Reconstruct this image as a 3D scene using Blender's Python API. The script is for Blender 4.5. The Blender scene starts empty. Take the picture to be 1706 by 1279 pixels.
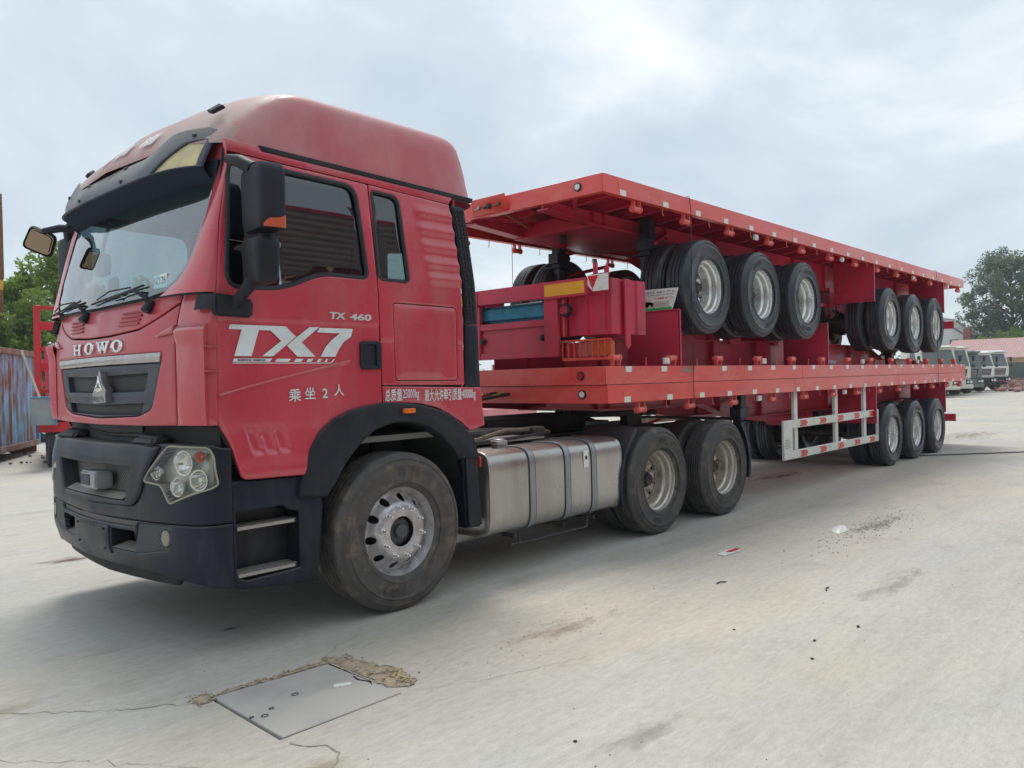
import bpy, bmesh, math, random
import numpy as np
from mathutils import Vector, Matrix
from mathutils.geometry import delaunay_2d_cdt
R = math.radians
random.seed(7)
SC = bpy.context.scene
COL = SC.collection

# ------------------------------------------------------------ camera, sky, sun, exposure
cam_d = bpy.data.cameras.new('camera')
cam = bpy.data.objects.new('camera', cam_d); COL.objects.link(cam)
cam_d.sensor_width = 36.0
cam_d.lens = 1315.06 / 1706 * 36
cam_d.clip_start = .05; cam_d.clip_end = 5000
cr = Vector((0.67895, -0.733827, -0.022909)); cu = Vector((0.019784, -0.012906, 0.999721)); cf = Vector((0.733918, 0.679214, -0.005755))
mw = Matrix.Identity(4)
for i in range(3):
    mw[i][0] = cr[i]; mw[i][1] = cu[i]; mw[i][2] = -cf[i]
mw[0][3], mw[1][3], mw[2][3] = -3.4456, -4.2568, 1.5668
cam.matrix_world = mw
SC.camera = cam

SUN_ELEV, SUN_ROT = R(66), R(35)
world = bpy.data.worlds.new('World'); SC.world = world; world.use_nodes = True
wn, wl = world.node_tree.nodes, world.node_tree.links
wn.clear()
def wnode(t, **k):
    n = wn.new(t)
    for a, b in k.items(): setattr(n, a, b)
    return n
w_out = wnode('ShaderNodeOutputWorld'); w_bg = wnode('ShaderNodeBackground'); w_bg.inputs['Strength'].default_value = .1
w_sky = wnode('ShaderNodeTexSky', sky_type='NISHITA', sun_disc=False, sun_elevation=SUN_ELEV, sun_rotation=SUN_ROT)
w_tc = wnode('ShaderNodeTexCoord')
w_sep = wnode('ShaderNodeSeparateXYZ'); wl.new(w_tc.outputs['Generated'], w_sep.inputs[0])
w_den = wnode('ShaderNodeMath', operation='MAXIMUM'); w_den.inputs[1].default_value = 0.0
wl.new(w_sep.outputs['Z'], w_den.inputs[0])
w_add = wnode('ShaderNodeMath', operation='ADD'); w_add.inputs[1].default_value = .28; wl.new(w_den.outputs[0], w_add.inputs[0])
w_dx = wnode('ShaderNodeMath', operation='DIVIDE'); w_dy = wnode('ShaderNodeMath', operation='DIVIDE')
wl.new(w_sep.outputs['X'], w_dx.inputs[0]); wl.new(w_add.outputs[0], w_dx.inputs[1])
wl.new(w_sep.outputs['Y'], w_dy.inputs[0]); wl.new(w_add.outputs[0], w_dy.inputs[1])
w_cmb = wnode('ShaderNodeCombineXYZ'); wl.new(w_dx.outputs[0], w_cmb.inputs[0]); wl.new(w_dy.outputs[0], w_cmb.inputs[1])
w_n1 = wnode('ShaderNodeTexNoise'); w_n1.inputs['Scale'].default_value = .95; w_n1.inputs['Detail'].default_value = 9
w_n1.inputs['Roughness'].default_value = .58; w_n1.inputs['Distortion'].default_value = .35
wl.new(w_cmb.outputs[0], w_n1.inputs['Vector'])
w_r = wnode('ShaderNodeValToRGB')
e = w_r.color_ramp.elements
e[0].position = .38; e[0].color = (.33, .385, .428, 1)
e[1].position = .64; e[1].color = (.58, .60, .61, 1)
m_ = w_r.color_ramp.elements.new(.5); m_.color = (.40, .45, .482, 1)
wl.new(w_n1.outputs['Fac'], w_r.inputs[0])
w_mul = wnode('ShaderNodeVectorMath', operation='SCALE'); w_mul.inputs['Scale'].default_value = 11.5
wl.new(w_r.outputs[0], w_mul.inputs[0])
w_mix = wnode('ShaderNodeMix', data_type='RGBA'); w_mix.inputs['Factor'].default_value = .90
wl.new(w_sky.outputs[0], w_mix.inputs['A']); wl.new(w_mul.outputs[0], w_mix.inputs['B'])
wl.new(w_mix.outputs['Result'], w_bg.inputs['Color']); wl.new(w_bg.outputs[0], w_out.inputs[0])

sd = bpy.data.lights.new('sun', 'SUN'); sd.energy = 1.5; sd.angle = R(24); sd.color = (1, .96, .9)
sun = bpy.data.objects.new('sun', sd); COL.objects.link(sun)
sun_dir = Vector((math.sin(SUN_ROT) * math.cos(SUN_ELEV), math.cos(SUN_ROT) * math.cos(SUN_ELEV), math.sin(SUN_ELEV)))
sun.rotation_euler = sun_dir.to_track_quat('Z', 'Y').to_euler()
vs = SC.view_settings
vs.view_transform = 'Standard'; vs.look = 'None'; vs.gamma = 1; vs.use_curve_mapping = False; vs.exposure = .70
SC.cycles.max_bounces = 8; SC.cycles.transparent_max_bounces = 12

# ------------------------------------------------------------ materials
MATS = {}
def M(name, col, rough=.5, metal=0.0, var=.12, vscale=2.0, dirt=None, damt=.0, dscale=3.0, dthr=.55, stretch=(1, 1, 1),
      bump=0.0, bscale=60.0, coat=0.0, top=None, tamt=0.0, spec=.5, rvar=.1, emit=None):
    if name in MATS: return MATS[name]
    m = bpy.data.materials.new(name); m.use_nodes = True
    nt = m.node_tree; n, l = nt.nodes, nt.links
    b = n['Principled BSDF']
    b.inputs['Roughness'].default_value = rough; b.inputs['Metallic'].default_value = metal
    b.inputs['Coat Weight'].default_value = coat; b.inputs['Coat Roughness'].default_value = .07
    b.inputs['Specular IOR Level'].default_value = spec
    tc = n.new('ShaderNodeTexCoord')
    mp = n.new('ShaderNodeMapping'); mp.inputs['Scale'].default_value = stretch; l.new(tc.outputs['Object'], mp.inputs[0])
    c = tuple(col) + (1,)
    cur = n.new('ShaderNodeRGB'); cur.outputs[0].default_value = c; out = cur.outputs[0]
    if var:
        nz = n.new('ShaderNodeTexNoise'); nz.inputs['Scale'].default_value = vscale; nz.inputs['Detail'].default_value = 5
        l.new(tc.outputs['Object'], nz.inputs['Vector'])
        mr = n.new('ShaderNodeMapRange'); mr.inputs['From Min'].default_value = .3; mr.inputs['From Max'].default_value = .7
        mr.inputs['To Min'].default_value = 1 - var; mr.inputs['To Max'].default_value = 1 + var
        l.new(nz.outputs['Fac'], mr.inputs[0])
        mu = n.new('ShaderNodeVectorMath'); mu.operation = 'SCALE'; l.new(out, mu.inputs[0]); l.new(mr.outputs[0], mu.inputs['Scale'])
        out = mu.outputs[0]
        if rvar:
            mr2 = n.new('ShaderNodeMapRange'); mr2.inputs['From Min'].default_value = .3; mr2.inputs['From Max'].default_value = .7
            mr2.inputs['To Min'].default_value = max(.03, rough - rvar); mr2.inputs['To Max'].default_value = min(1, rough + rvar)
            l.new(nz.outputs['Fac'], mr2.inputs[0]); l.new(mr2.outputs[0], b.inputs['Roughness'])
    def mixto(out, fac, col2):
        mx = n.new('ShaderNodeMix'); mx.data_type = 'RGBA'; l.new(fac, mx.inputs['Factor']); l.new(out, mx.inputs['A'])
        mx.inputs['B'].default_value = tuple(col2) + (1,); return mx.outputs['Result']
    if dirt:
        nz2 = n.new('ShaderNodeTexNoise'); nz2.inputs['Scale'].default_value = dscale; nz2.inputs['Detail'].default_value = 8
        nz2.inputs['Roughness'].default_value = .62
        l.new(mp.outputs[0], nz2.inputs['Vector'])
        mr = n.new('ShaderNodeMapRange'); mr.inputs['From Min'].default_value = dthr - .09; mr.inputs['From Max'].default_value = dthr + .12
        mr.inputs['To Max'].default_value = damt; l.new(nz2.outputs['Fac'], mr.inputs[0])
        out = mixto(out, mr.outputs[0], dirt)
    if top:
        ge = n.new('ShaderNodeNewGeometry'); sp = n.new('ShaderNodeSeparateXYZ'); l.new(ge.outputs['Normal'], sp.inputs[0])
        mr = n.new('ShaderNodeMapRange'); mr.inputs['From Min'].default_value = .15; mr.inputs['From Max'].default_value = .9
        mr.inputs['To Max'].default_value = tamt; l.new(sp.outputs['Z'], mr.inputs[0])
        out = mixto(out, mr.outputs[0], top)
    l.new(out, b.inputs['Base Color'])
    if bump:
        nb = n.new('ShaderNodeTexNoise'); nb.inputs['Scale'].default_value = bscale; nb.inputs['Detail'].default_value = 4
        l.new(mp.outputs[0], nb.inputs['Vector'])
        bp = n.new('ShaderNodeBump'); bp.inputs['Strength'].default_value = bump; bp.inputs['Distance'].default_value = .01
        l.new(nb.outputs['Fac'], bp.inputs['Height']); l.new(bp.outputs[0], b.inputs['Normal'])
    if emit:
        b.inputs['Emission Color'].default_value = tuple(emit[:3]) + (1,); b.inputs['Emission Strength'].default_value = emit[3]
    MATS[name] = m
    return m

DUST = (.40, .36, .31)
cab_red = M('cab_red_paint', (.55, .048, .076), .28, 0, .10, 1.6, DUST, .22, 2.2, .55, (1, 1, .35), coat=.7, top=(.45, .22, .20), tamt=.5, bump=.03, bscale=4)
cab_fade_sky = M('faded_skylit_roof_paint', (.50, .10, .125), .42, 0, .10, 1.4, (.50, .33, .30), .5, 1.6, .52, (1, 1, .6), coat=.25, top=(.46, .30, .27), tamt=.7)  # fading, plus sky reflection mixed into the roof colour
cab_front_red = M('dusty_front_paint', (.48, .042, .062),   .40, 0, .10, 2.2, (.52, .24, .24), .30, 2.0, .52, (1, 1, .35), coat=.25, top=(.48, .24, .24), tamt=.3, bump=.03, bscale=5)
rail_red = M('orange_red_paint', (.74, .085, .072), .34, 0, .09, 1.2, (.80, .26, .22), .40, 2.6, .56, (.35, 1, 2), coat=.2, bump=.04, bscale=3, top=DUST, tamt=.5)
frame_red = M('crimson_frame_paint', (.56, .030, .078), .4, 0, .14, 1.5, (.24, .06, .07), .5, 3.0, .55, (1, 1, .5), coat=.15, bump=.05, bscale=6)
black_plastic = M('grey_black_plastic', (.015, .019, .028), .52, 0, .2, 3, (.11, .105, .095), .22, 3.5, .60, (1, 1, .4), bump=.15, bscale=260, top=(.10, .10, .095), tamt=.25, spec=.30)
bumper_mat = M('weathered_bumper_plastic', (.009, .014, .027), .42, 0, .25, 2.5, (.12, .115, .105), .28, 4.0, .58, (1, 1, .3), bump=.12, bscale=240, top=(.15, .14, .125), tamt=.4, spec=.32)
visor_mat = M('dusty_visor_plastic', (.045, .062, .092), .5, 0, .2, 2.5, (.30, .29, .27), .5, 1.6, .52, (1, .6, 1), top=(.35, .32, .28), tamt=.6)
dark = M('black_shadow_plastic', (.012, .013, .015), .7, 0, .2, 4)
chassis = M('greasy_chassis_paint', (.022, .022, .026), .6, 0, .3, 6, (.16, .13, .10), .5, 6, .55, bump=.2, bscale=40)
leg_blue = M('dark_blue_leg_paint', (.012, .022, .045), .45, 0, .2, 3, (.2, .18, .16), .2, 5, .6)
rubber_new = M('new_tyre_rubber', (.036, .045, .058), .40, 0, .18, 5, (.10, .095, .09), .35, 7, .60, bump=.10, bscale=90)
rubber_old = M('worn_tyre_rubber', (.082, .078, .076), .72, 0, .22, 14, (.25, .205, .155), .65, 9, .60, bump=.35, bscale=70)
rubber_mid = M('used_tyre_rubber', (.068, .066, .066), .68, 0, .2, 4, (.22, .185, .15), .5, 8.0, .60, bump=.25, bscale=80)
rim_silver = M('silver_rim_paint', (.78, .79, .79), .27, .62, .10, 6, (.30, .25, .20), .45, 6, .60)
rim_dirty = M('dusty_rim_paint', (.62, .59, .54), .36, .55, .12, 6, (.26, .19, .13), .6, 7, .55)
rim_grey = M('front_rim_alloy', (.56, .56, .58), .32, .5, .12, 8, (.24, .21, .19), .6, 9, .53)
steel = M('dull_steel', (.42, .42, .42), .38, .85, .15, 8, (.2, .15, .12), .4, 8, .56)
chrome = M('chrome', (.78, .78, .80), .14, 1, .05, 5, (.35, .33, .30), .4, 9, .56)
alu = M('aluminium_tank', (.52, .52, .505), .32, .8, .10, 1.8, (.30, .26, .215), .55, 1.8, .52, (1, 1, .3), bump=.06, bscale=9, top=(.45, .42, .37), tamt=.6)
strap_mat = M('steel_strap', (.33, .36, .40), .42, .55, .15, 3, (.28, .25, .22), .5, 5, .5)
white_paint = M('white_guard_paint', (.74, .76, .73), .45, 0, .06, 3, (.38, .34, .29), .4, 5, .6)
white_film = M('white_reflector', (.78, .80, .76), .3, 0, .06, 20, (.5, .42, .36), .35, 30, .6)
decal_white = M('white_decal', (.72, .78, .80), .45, 0, .06, 5, (.50, .44, .42), .4, 8, .58)
red_film = M('red_reflector', (.62, .03, .035), .3, 0, .08, 20)
yellow_film = M('yellow_reflector_board', (.82, .42, .03), .4, 0, .06, 10, (.5, .3, .1), .4, 12, .62)
amber_mat = M('amber_lens', (.80, .16, .012), .2, 0, .05, 30, coat=.5)
amber_dull = M('dull_lamp_lens', (.62, .55, .30), .4, 0, .12, 10, (.40, .35, .24), .4, 12, .55)
red_lens = M('red_lens', (.42, .03, .05), .2, 0, .05, 30, coat=.5)
white_lens = M('white_lens', (.70, .74, .72), .2, 0, .05, 30, coat=.5)
seal = M('window_seal_rubber', (.018, .022, .028), .5, 0, .1, 8)
seat_mat = M('seat_fabric', (.10, .105, .115), .85, 0, .2, 8)
seat_cover = M('pale_seat_cover', (.30, .33, .33), .85, 0, .2, 8)
dash_mat = M('dashboard_plastic', (.05, .052, .055), .6, 0, .1, 8)
liner_mat = M('cab_liner_fabric', (.20, .205, .20), .9, 0, .1, 5)
mesh_mat = M('grille_mesh', (.018, .019, .021), .6, 0, .1, 8)

def pattern_mesh(name, c1, c2, s, rot=(R(45), 0, 0), sc3=(0, 1, 1)):
    m = bpy.data.materials.new(name); m.use_nodes = True; n, l = m.node_tree.nodes, m.node_tree.links
    b = n['Principled BSDF']; b.inputs['Roughness'].default_value = .55
    tc = n.new('ShaderNodeTexCoord'); mp = n.new('ShaderNodeMapping'); mp.inputs['Rotation'].default_value = rot; mp.inputs['Scale'].default_value = sc3
    l.new(tc.outputs['Object'], mp.inputs[0])
    ch = n.new('ShaderNodeTexVoronoi'); ch.inputs['Scale'].default_value = s; ch.inputs['Randomness'].default_value = 0
    l.new(mp.outputs[0], ch.inputs['Vector'])
    r = n.new('ShaderNodeValToRGB'); r.color_ramp.elements[0].color = tuple(c1) + (1,); r.color_ramp.elements[1].color = tuple(c2) + (1,)
    r.color_ramp.elements[0].position = .30; r.color_ramp.elements[1].position = .46
    l.new(ch.outputs['Distance'], r.inputs[0]); l.new(r.outputs[0], b.inputs['Base Color'])
    bp = n.new('ShaderNodeBump'); bp.inputs['Strength'].default_value = .8; bp.inputs['Distance'].default_value = .006
    l.new(ch.outputs['Distance'], bp.inputs['Height']); l.new(bp.outputs[0], b.inputs['Normal'])
    return m
honey = pattern_mesh('honeycomb_grille', (.004, .004, .006), (.20, .20, .185), 58)
honey_fine = pattern_mesh('fine_diamond_grille', (.005, .006, .009), (.075, .085, .10), 62)
grille_net = pattern_mesh('black_grille_net', (.003, .003, .004), (.035, .038, .042), 62)
tread_plate = pattern_mesh('punched_step_plate', (.17, .16, .145), (.36, .34, .31), 42, (0, 0, R(45)), (1, 1, 0))

def glass(name, tint, refl=1.5, rough=.0):
    m = bpy.data.materials.new(name); m.use_nodes = True; n, l = m.node_tree.nodes, m.node_tree.links
    n.clear(); o = n.new('ShaderNodeOutputMaterial'); t = n.new('ShaderNodeBsdfTransparent'); t.inputs[0].default_value = tuple(tint) + (1,)
    g = n.new('ShaderNodeBsdfGlossy'); g.inputs['Roughness'].default_value = rough; g.inputs['Color'].default_value = (.95, .98, 1, 1)
    ge = n.new('ShaderNodeNewGeometry'); dt = n.new('ShaderNodeVectorMath'); dt.operation = 'DOT_PRODUCT'; l.new(ge.outputs['Incoming'], dt.inputs[0]); l.new(ge.outputs['Normal'], dt.inputs[1])
    def mth(op, a, b=None):
        q = n.new('ShaderNodeMath'); q.operation = op
        for i, v in enumerate((a, b)):
            if v is None: continue
            if isinstance(v, (int, float)): q.inputs[i].default_value = v
            else: l.new(v, q.inputs[i])
        return q.outputs[0]
    f_ = mth('ADD', mth('MULTIPLY', mth('POWER', mth('SUBTRACT', 1.0, mth('ABSOLUTE', dt.outputs['Value'])), 5.0), 1 - refl), refl)
    mx = n.new('ShaderNodeMixShader'); l.new(f_, mx.inputs[0]); l.new(t.outputs[0], mx.inputs[1]); l.new(g.outputs[0], mx.inputs[2])
    l.new(mx.outputs[0], o.inputs[0]); MATS[name] = m; return m
wind_glass = glass('windscreen_glass', (.58, .86, .89), .25)
side_glass = glass('side_window_glass', (.22, .27, .28), .125)
lamp_glass = glass('headlamp_lens', (.90, .91, .86), .045, .05)
mirror_mat = M('mirror_glass', (.30, .235, .17), .06, 1, 0)

# ------------------------------------------------------------ mesh helpers
class G:
    def __init__(s): s.v = []; s.f = []
    def add(s, vs, fs):
        o = len(s.v); s.v += [tuple(p) for p in vs]; s.f += [tuple(i + o for i in f) for f in fs]; return s
    def box(s, x0, x1, y0, y1, z0, z1):
        vs = [(x, y, z) for x in (x0, x1) for y in (y0, y1) for z in (z0, z1)]
        return s.add(vs, [(0, 1, 3, 2), (4, 6, 7, 5), (0, 4, 5, 1), (2, 3, 7, 6), (0, 2, 6, 4), (1, 5, 7, 3)])
    def hexa(s, p):   # 8 points: bottom 4 (ccw) then top 4
        return s.add(p, [(3, 2, 1, 0), (4, 5, 6, 7), (0, 1, 5, 4), (1, 2, 6, 5), (2, 3, 7, 6), (3, 0, 4, 7)])
    def cyl(s, a, b, r0, r1=None, n=16, cap=True):
        a, b = Vector(a), Vector(b); r1 = r0 if r1 is None else r1
        d = (b - a).normalized(); u = d.orthogonal().normalized(); w = d.cross(u)
        vs = []
        for p, r in ((a, r0), (b, r1)):
            for i in range(n):
                t = 2 * math.pi * i / n; vs.append(p + (u * math.cos(t) + w * math.sin(t)) * r)
        fs = [(i, (i + 1) % n, n + (i + 1) % n, n + i) for i in range(n)]
        if cap: fs += [tuple(range(n - 1, -1, -1)), tuple(range(n, 2 * n))]
        return s.add(vs, fs)
    def tube(s, pts, r, n=8, closed=False):
        pts = [Vector(p) for p in pts]; k = len(pts); vs = []; fs = []
        prev = None
        for i, p in enumerate(pts):
            a = pts[(i - 1) % k] if (closed or i > 0) else p; b = pts[(i + 1) % k] if (closed or i < k - 1) else p
            d = (b - a).normalized()
            u = d.orthogonal().normalized() if prev is None else (prev - d * prev.dot(d)).normalized()
            prev = u; w = d.cross(u)
            rr = r[i] if isinstance(r, (list, tuple)) else r
            for j in range(n):
                t = 2 * math.pi * j / n; vs.append(p + (u * math.cos(t) + w * math.sin(t)) * rr)
        for i in range(k if closed else k - 1):
            for j in range(n):
                a = i * n + j; b = i * n + (j + 1) % n; c = ((i + 1) % k) * n + (j + 1) % n; d = ((i + 1) % k) * n + j
                fs.append((a, b, c, d))
        if not closed: fs += [tuple(range(n - 1, -1, -1)), tuple((k - 1) * n + j for j in range(n))]
        return s.add(vs, fs)
    def prism(s, poly, ax, a0, a1, fn=None):   # poly in the other two axes, extruded along ax
        def P(p, a):
            q = {'x': (a, p[0], p[1]), 'y': (p[0], a, p[1]), 'z': (p[0], p[1], a)}[ax]
            return fn(q) if fn else q
        n = len(poly)
        vs = [P(p, a0) for p in poly] + [P(p, a1) for p in poly]
        fs = [tuple(range(n - 1, -1, -1)), tuple(range(n, 2 * n))] + [(i, (i + 1) % n, n + (i + 1) % n, n + i) for i in range(n)]
        return s.add(vs, fs)
    def lathe(s, prof, n=48, c=(0, 0, 0), closed=False):  # prof: (r, y), axis Y
        k = len(prof); vs = []; fs = []
        for i in range(n):
            t = 2 * math.pi * i / n; ct, st = math.cos(t), math.sin(t)
            for r, y in prof: vs.append((c[0] + r * ct, c[1] + y, c[2] + r * st))
        for i in range(n):
            for j in range(k if closed else k - 1):
                a = i * k + j; b = i * k + (j + 1) % k; c2 = ((i + 1) % n) * k + (j + 1) % k; d = ((i + 1) % n) * k + j
                fs.append((a, b, c2, d))
        return s.add(vs, fs)
    def grid(s, fn, nu, nv, wu=False):
        vs = [fn(i / (nu if wu else nu - 1), j / (nv - 1)) for i in range(nu) for j in range(nv)]
        fs = [(i * nv + j, ((i + 1) % nu) * nv + j, ((i + 1) % nu) * nv + j + 1, i * nv + j + 1) for i in range(nu if wu else nu - 1) for j in range(nv - 1)]
        return s.add(vs, fs)
    def mesh(s, name, mat, bev=0, smooth=None, off=(0, 0, 0), seg=1):
        me = bpy.data.meshes.new(name)
        me.from_pydata([(a - off[0], b - off[1], c - off[2]) for a, b, c in s.v], [], s.f)
        bm = bmesh.new(); bm.from_mesh(me)
        bmesh.ops.recalc_face_normals(bm, faces=bm.faces)
        if bev:
            es = [e for e in bm.edges if len(e.link_faces) == 2 and e.calc_face_angle(0) > .5]
            bmesh.ops.bevel(bm, geom=es, offset=bev, segments=seg, affect='EDGES', clamp_overlap=True)
        ang = smooth if smooth else (R(40))
        for f in bm.faces: f.smooth = True
        for e in bm.edges:
            if len(e.link_faces) != 2 or e.calc_face_angle(0) > ang: e.smooth = False
        bm.to_mesh(me); bm.free()
        for m in (mat if isinstance(mat, (list, tuple)) else [mat]): me.materials.append(m)
        return me

def wloc(o):
    p = Vector((0, 0, 0))
    while o: p = p + Vector(o.location); o = o.parent
    return p
def link(name, me, parent=None, loc=None, rot=None, **props):
    o = bpy.data.objects.new(name, me); COL.objects.link(o)
    if parent: o.parent = parent
    if loc is not None: o.location = loc
    if rot is not None: o.rotation_euler = rot
    for k, v in props.items(): o[k] = v
    return o
def part(name, g, mat, parent, bev=0, seg=1, smooth=None, **props):
    """mesh given in the root's own frame (root = the thing), parts at identity"""
    off = (0, 0, 0); p = parent
    while p is not None and p.get('category') is None: off = tuple(Vector(off) + p.location); p = p.parent
    if p is not None and p.get('world_coords'): off = tuple(Vector(off) + p.location)
    return link(name, g.mesh(name, mat, bev, smooth, off, seg), parent, **props)
def thing(name, label, cat, loc=(0, 0, 0), rot=(0, 0, 0), group=None, wc=True):
    o = bpy.data.objects.new(name, None); COL.objects.link(o); o.location = loc; o.rotation_euler = rot; o.empty_display_size = .3
    o['label'] = label; o['category'] = cat
    if group: o['group'] = group
    if wc: o['world_coords'] = 1
    return o
def single(name, g, mat, label, cat, loc=(0, 0, 0), group=None, bev=0, seg=1, **props):
    o = link(name, g.mesh(name, mat, bev, None, loc, seg), None, loc, **props); o['label'] = label; o['category'] = cat
    if group: o['group'] = group
    return o
def struct(name, g, mat, bev=0, parent=None, **props):
    o = link(name, g.mesh(name, mat, bev), parent)
    if parent is None: o['kind'] = 'structure'
    for k, v in props.items(): o[k] = v
    return o
def empty_part(name, parent, loc=(0, 0, 0), rot=(0, 0, 0)):
    o = bpy.data.objects.new(name, None); COL.objects.link(o); o.parent = parent; o.location = loc; o.rotation_euler = rot; o.empty_display_size = .1
    return o

def resample(poly, step):
    out = []
    n = len(poly)
    for i in range(n):
        a = np.array(poly[i], float); b = np.array(poly[(i + 1) % n], float); d = np.linalg.norm(b - a); k = max(1, int(math.ceil(d / step)))
        for j in range(k): out.append(tuple(a + (b - a) * j / k))
    return out
def roundpoly(poly, r, k=5):
    out = []; n = len(poly); rr = r if isinstance(r, (list, tuple)) else [r] * n
    for i in range(n):
        p = np.array(poly[i], float); a = np.array(poly[i - 1], float); b = np.array(poly[(i + 1) % n], float)
        la, lb = np.linalg.norm(a - p), np.linalg.norm(b - p); q = min(rr[i], la * .48, lb * .48)
        if q < 1e-4: out.append(tuple(p)); continue
        s0 = p + (a - p) / la * q; s1 = p + (b - p) / lb * q
        for j in range(k + 1):
            t = j / k; out.append(tuple((1 - t) ** 2 * s0 + 2 * t * (1 - t) * p + t * t * s1))
    return out
def inside(P, poly):
    x, y = P[:, 0], P[:, 1]; r = np.zeros(len(P), bool); n = len(poly)
    for i in range(n):
        x0, y0 = poly[i]; x1, y1 = poly[(i + 1) % n]
        if y0 == y1: continue
        c = ((y0 > y) != (y1 > y)) & (x < (x1 - x0) * (y - y0) / (y1 - y0) + x0); r ^= c
    return r
def dist(P, poly):
    d = np.full(len(P), 1e9); n = len(poly)
    for i in range(n):
        a = np.array(poly[i], float); b = np.array(poly[(i + 1) % n], float); ab = b - a; L = (ab ** 2).sum()
        if L < 1e-12: continue
        t = np.clip(((P - a) @ ab) / L, 0, 1); d = np.minimum(d, np.sqrt(((P - a - t[:, None] * ab) ** 2).sum(1)))
    return d
def sheet(outline, holes, step, fn, thick=.02, edge=.008, g=None):
    """triangulated panel in (u,v) with holes; fn(u,v,w) -> 3D, w = depth behind the surface; rounded borders, skirts"""
    g = g or G()
    loops = [resample(outline, step)] + [resample(h, step) for h in holes]
    xs = [p[0] for p in outline]; ys = [p[1] for p in outline]
    gx = np.arange(min(xs) + step * .5, max(xs), step); gy = np.arange(min(ys) + step * .5, max(ys), step)
    Q = np.array([(a, b) for a in gx for b in gy])
    if len(Q):
        m = inside(Q, outline)
        for h in holes: m &= ~inside(Q, h)
        Q = Q[m]
    rings = []
    ed = edge
    for k, lp in enumerate(loops):
        L = np.array(lp); t = np.roll(L, -1, 0) - np.roll(L, 1, 0); nn = np.stack([-t[:, 1], t[:, 0]], 1); nn /= (np.linalg.norm(nn, axis=1)[:, None] + 1e-12)
        area = .5 * np.sum(L[:, 0] * np.roll(L[:, 1], -1) - np.roll(L[:, 0], -1) * L[:, 1])
        sgn = 1 if area > 0 else -1
        if k > 0: sgn = -sgn
        for q in (.4, 1.0): rings.append(L + nn * sgn * ed * q)
    allr = np.concatenate(rings)
    ok = inside(allr, outline)
    for h in holes: ok &= ~inside(allr, h)
    dd = dist(allr, outline)
    for h in holes: dd = np.minimum(dd, dist(allr, h))
    allr = allr[ok & (dd > ed * .3)]
    if len(Q):
        dq = dist(Q, outline)
        for h in holes: dq = np.minimum(dq, dist(Q, h))
        Q = Q[dq > ed + step * .35]
    vs = []; es = []
    for lp in loops:
        o = len(vs); vs += lp; es += [(o + i, o + (i + 1) % len(lp)) for i in range(len(lp))]
    nb = len(vs)
    vs += [tuple(p) for p in allr] + [tuple(p) for p in Q]
    V, E_, F, _, _, _ = delaunay_2d_cdt([Vector(p) for p in vs], es, [], 0, 1e-6)
    V = np.array([(p.x, p.y) for p in V])
    cen = np.array([V[list(f)].mean(0) for f in F])
    m = inside(cen, outline)
    for h in holes: m &= ~inside(cen, h)
    F = [f for f, k in zip(F, m) if k]
    d = dist(V, outline)
    for h in holes: d = np.minimum(d, dist(V, h))
    w = np.where(d < ed, ed * .7 * (1 - d / ed) ** 2, 0)
    o = len(g.v)
    g.v += [tuple(fn(V[i][0], V[i][1], w[i])) for i in range(len(V))]
    g.f += [tuple(o + i for i in f) for f in F]
    # skirts
    cnt = {}
    for f in F:
        for i in range(len(f)):
            a, b = f[i], f[(i + 1) % len(f)]; k = (min(a, b), max(a, b)); cnt[k] = (cnt.get(k, (0,))[0] + 1, a, b)
    back = {}
    for k, (c, a, b) in cnt.items():
        if c == 1:
            for i in (a, b):
                if i not in back: back[i] = len(g.v); g.v.append(tuple(fn(V[i][0], V[i][1], thick)))
            g.f.append((o + b, o + a, back[a], back[b]))
    return g

_tc = {}
def text_pts(s, bold=0.0):
    key = (s, bold)
    if key not in _tc:
        c = bpy.data.curves.new('t', 'FONT'); c.body = s; c.offset = bold; c.resolution_u = 3
        o = bpy.data.objects.new('t', c); COL.objects.link(o)
        dg = bpy.context.evaluated_depsgraph_get(); dg.update()
        me = bpy.data.meshes.new_from_object(o.evaluated_get(dg))
        vs = [(v.co.x, v.co.y) for v in me.vertices]; fs = [tuple(p.vertices) for p in me.polygons]
        bpy.data.objects.remove(o); bpy.data.curves.remove(c); bpy.data.meshes.remove(me)
        a = np.array(vs) if vs else np.zeros((0, 2)); lo, hi = a.min(0), a.max(0)
        _tc[key] = ((a - lo) / (hi - lo), fs, (hi - lo))
    return _tc[key]
def text_on(g, s, u0, u1, v0, v1, fn, thick=.0, bold=0.0, shear=0.0):
    """lettering filling the box (u0..u1, v0..v1) of surface fn(u,v,w), raised by thick"""
    P, F, _ = text_pts(s, bold)
    pts = [(u0 + (u1 - u0) * p[0] + shear * p[1], v0 + (v1 - v0) * p[1]) for p in P]
    o = len(g.v)
    g.v += [tuple(fn(a, b, -thick)) for a, b in pts]; g.f += [tuple(i + o for i in f) for f in F]
    if thick > .002:
        cnt = {}
        for f in F:
            for i in range(len(f)):
                a, b = f[i], f[(i + 1) % len(f)]; k = (min(a, b), max(a, b)); cnt[k] = (cnt.get(k, (0,))[0] + 1, a, b)
        back = {}
        for k, (c, a, b) in cnt.items():
            if c == 1:
                for i in (a, b):
                    if i not in back: back[i] = len(g.v); g.v.append(tuple(fn(pts[i][0], pts[i][1], 0)))
                g.f.append((o + b, o + a, back[a], back[b]))
    return g
def sstep(a, b, x):
    t = min(1, max(0, (x - a) / (b - a))); return t * t * (3 - 2 * t)
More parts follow.
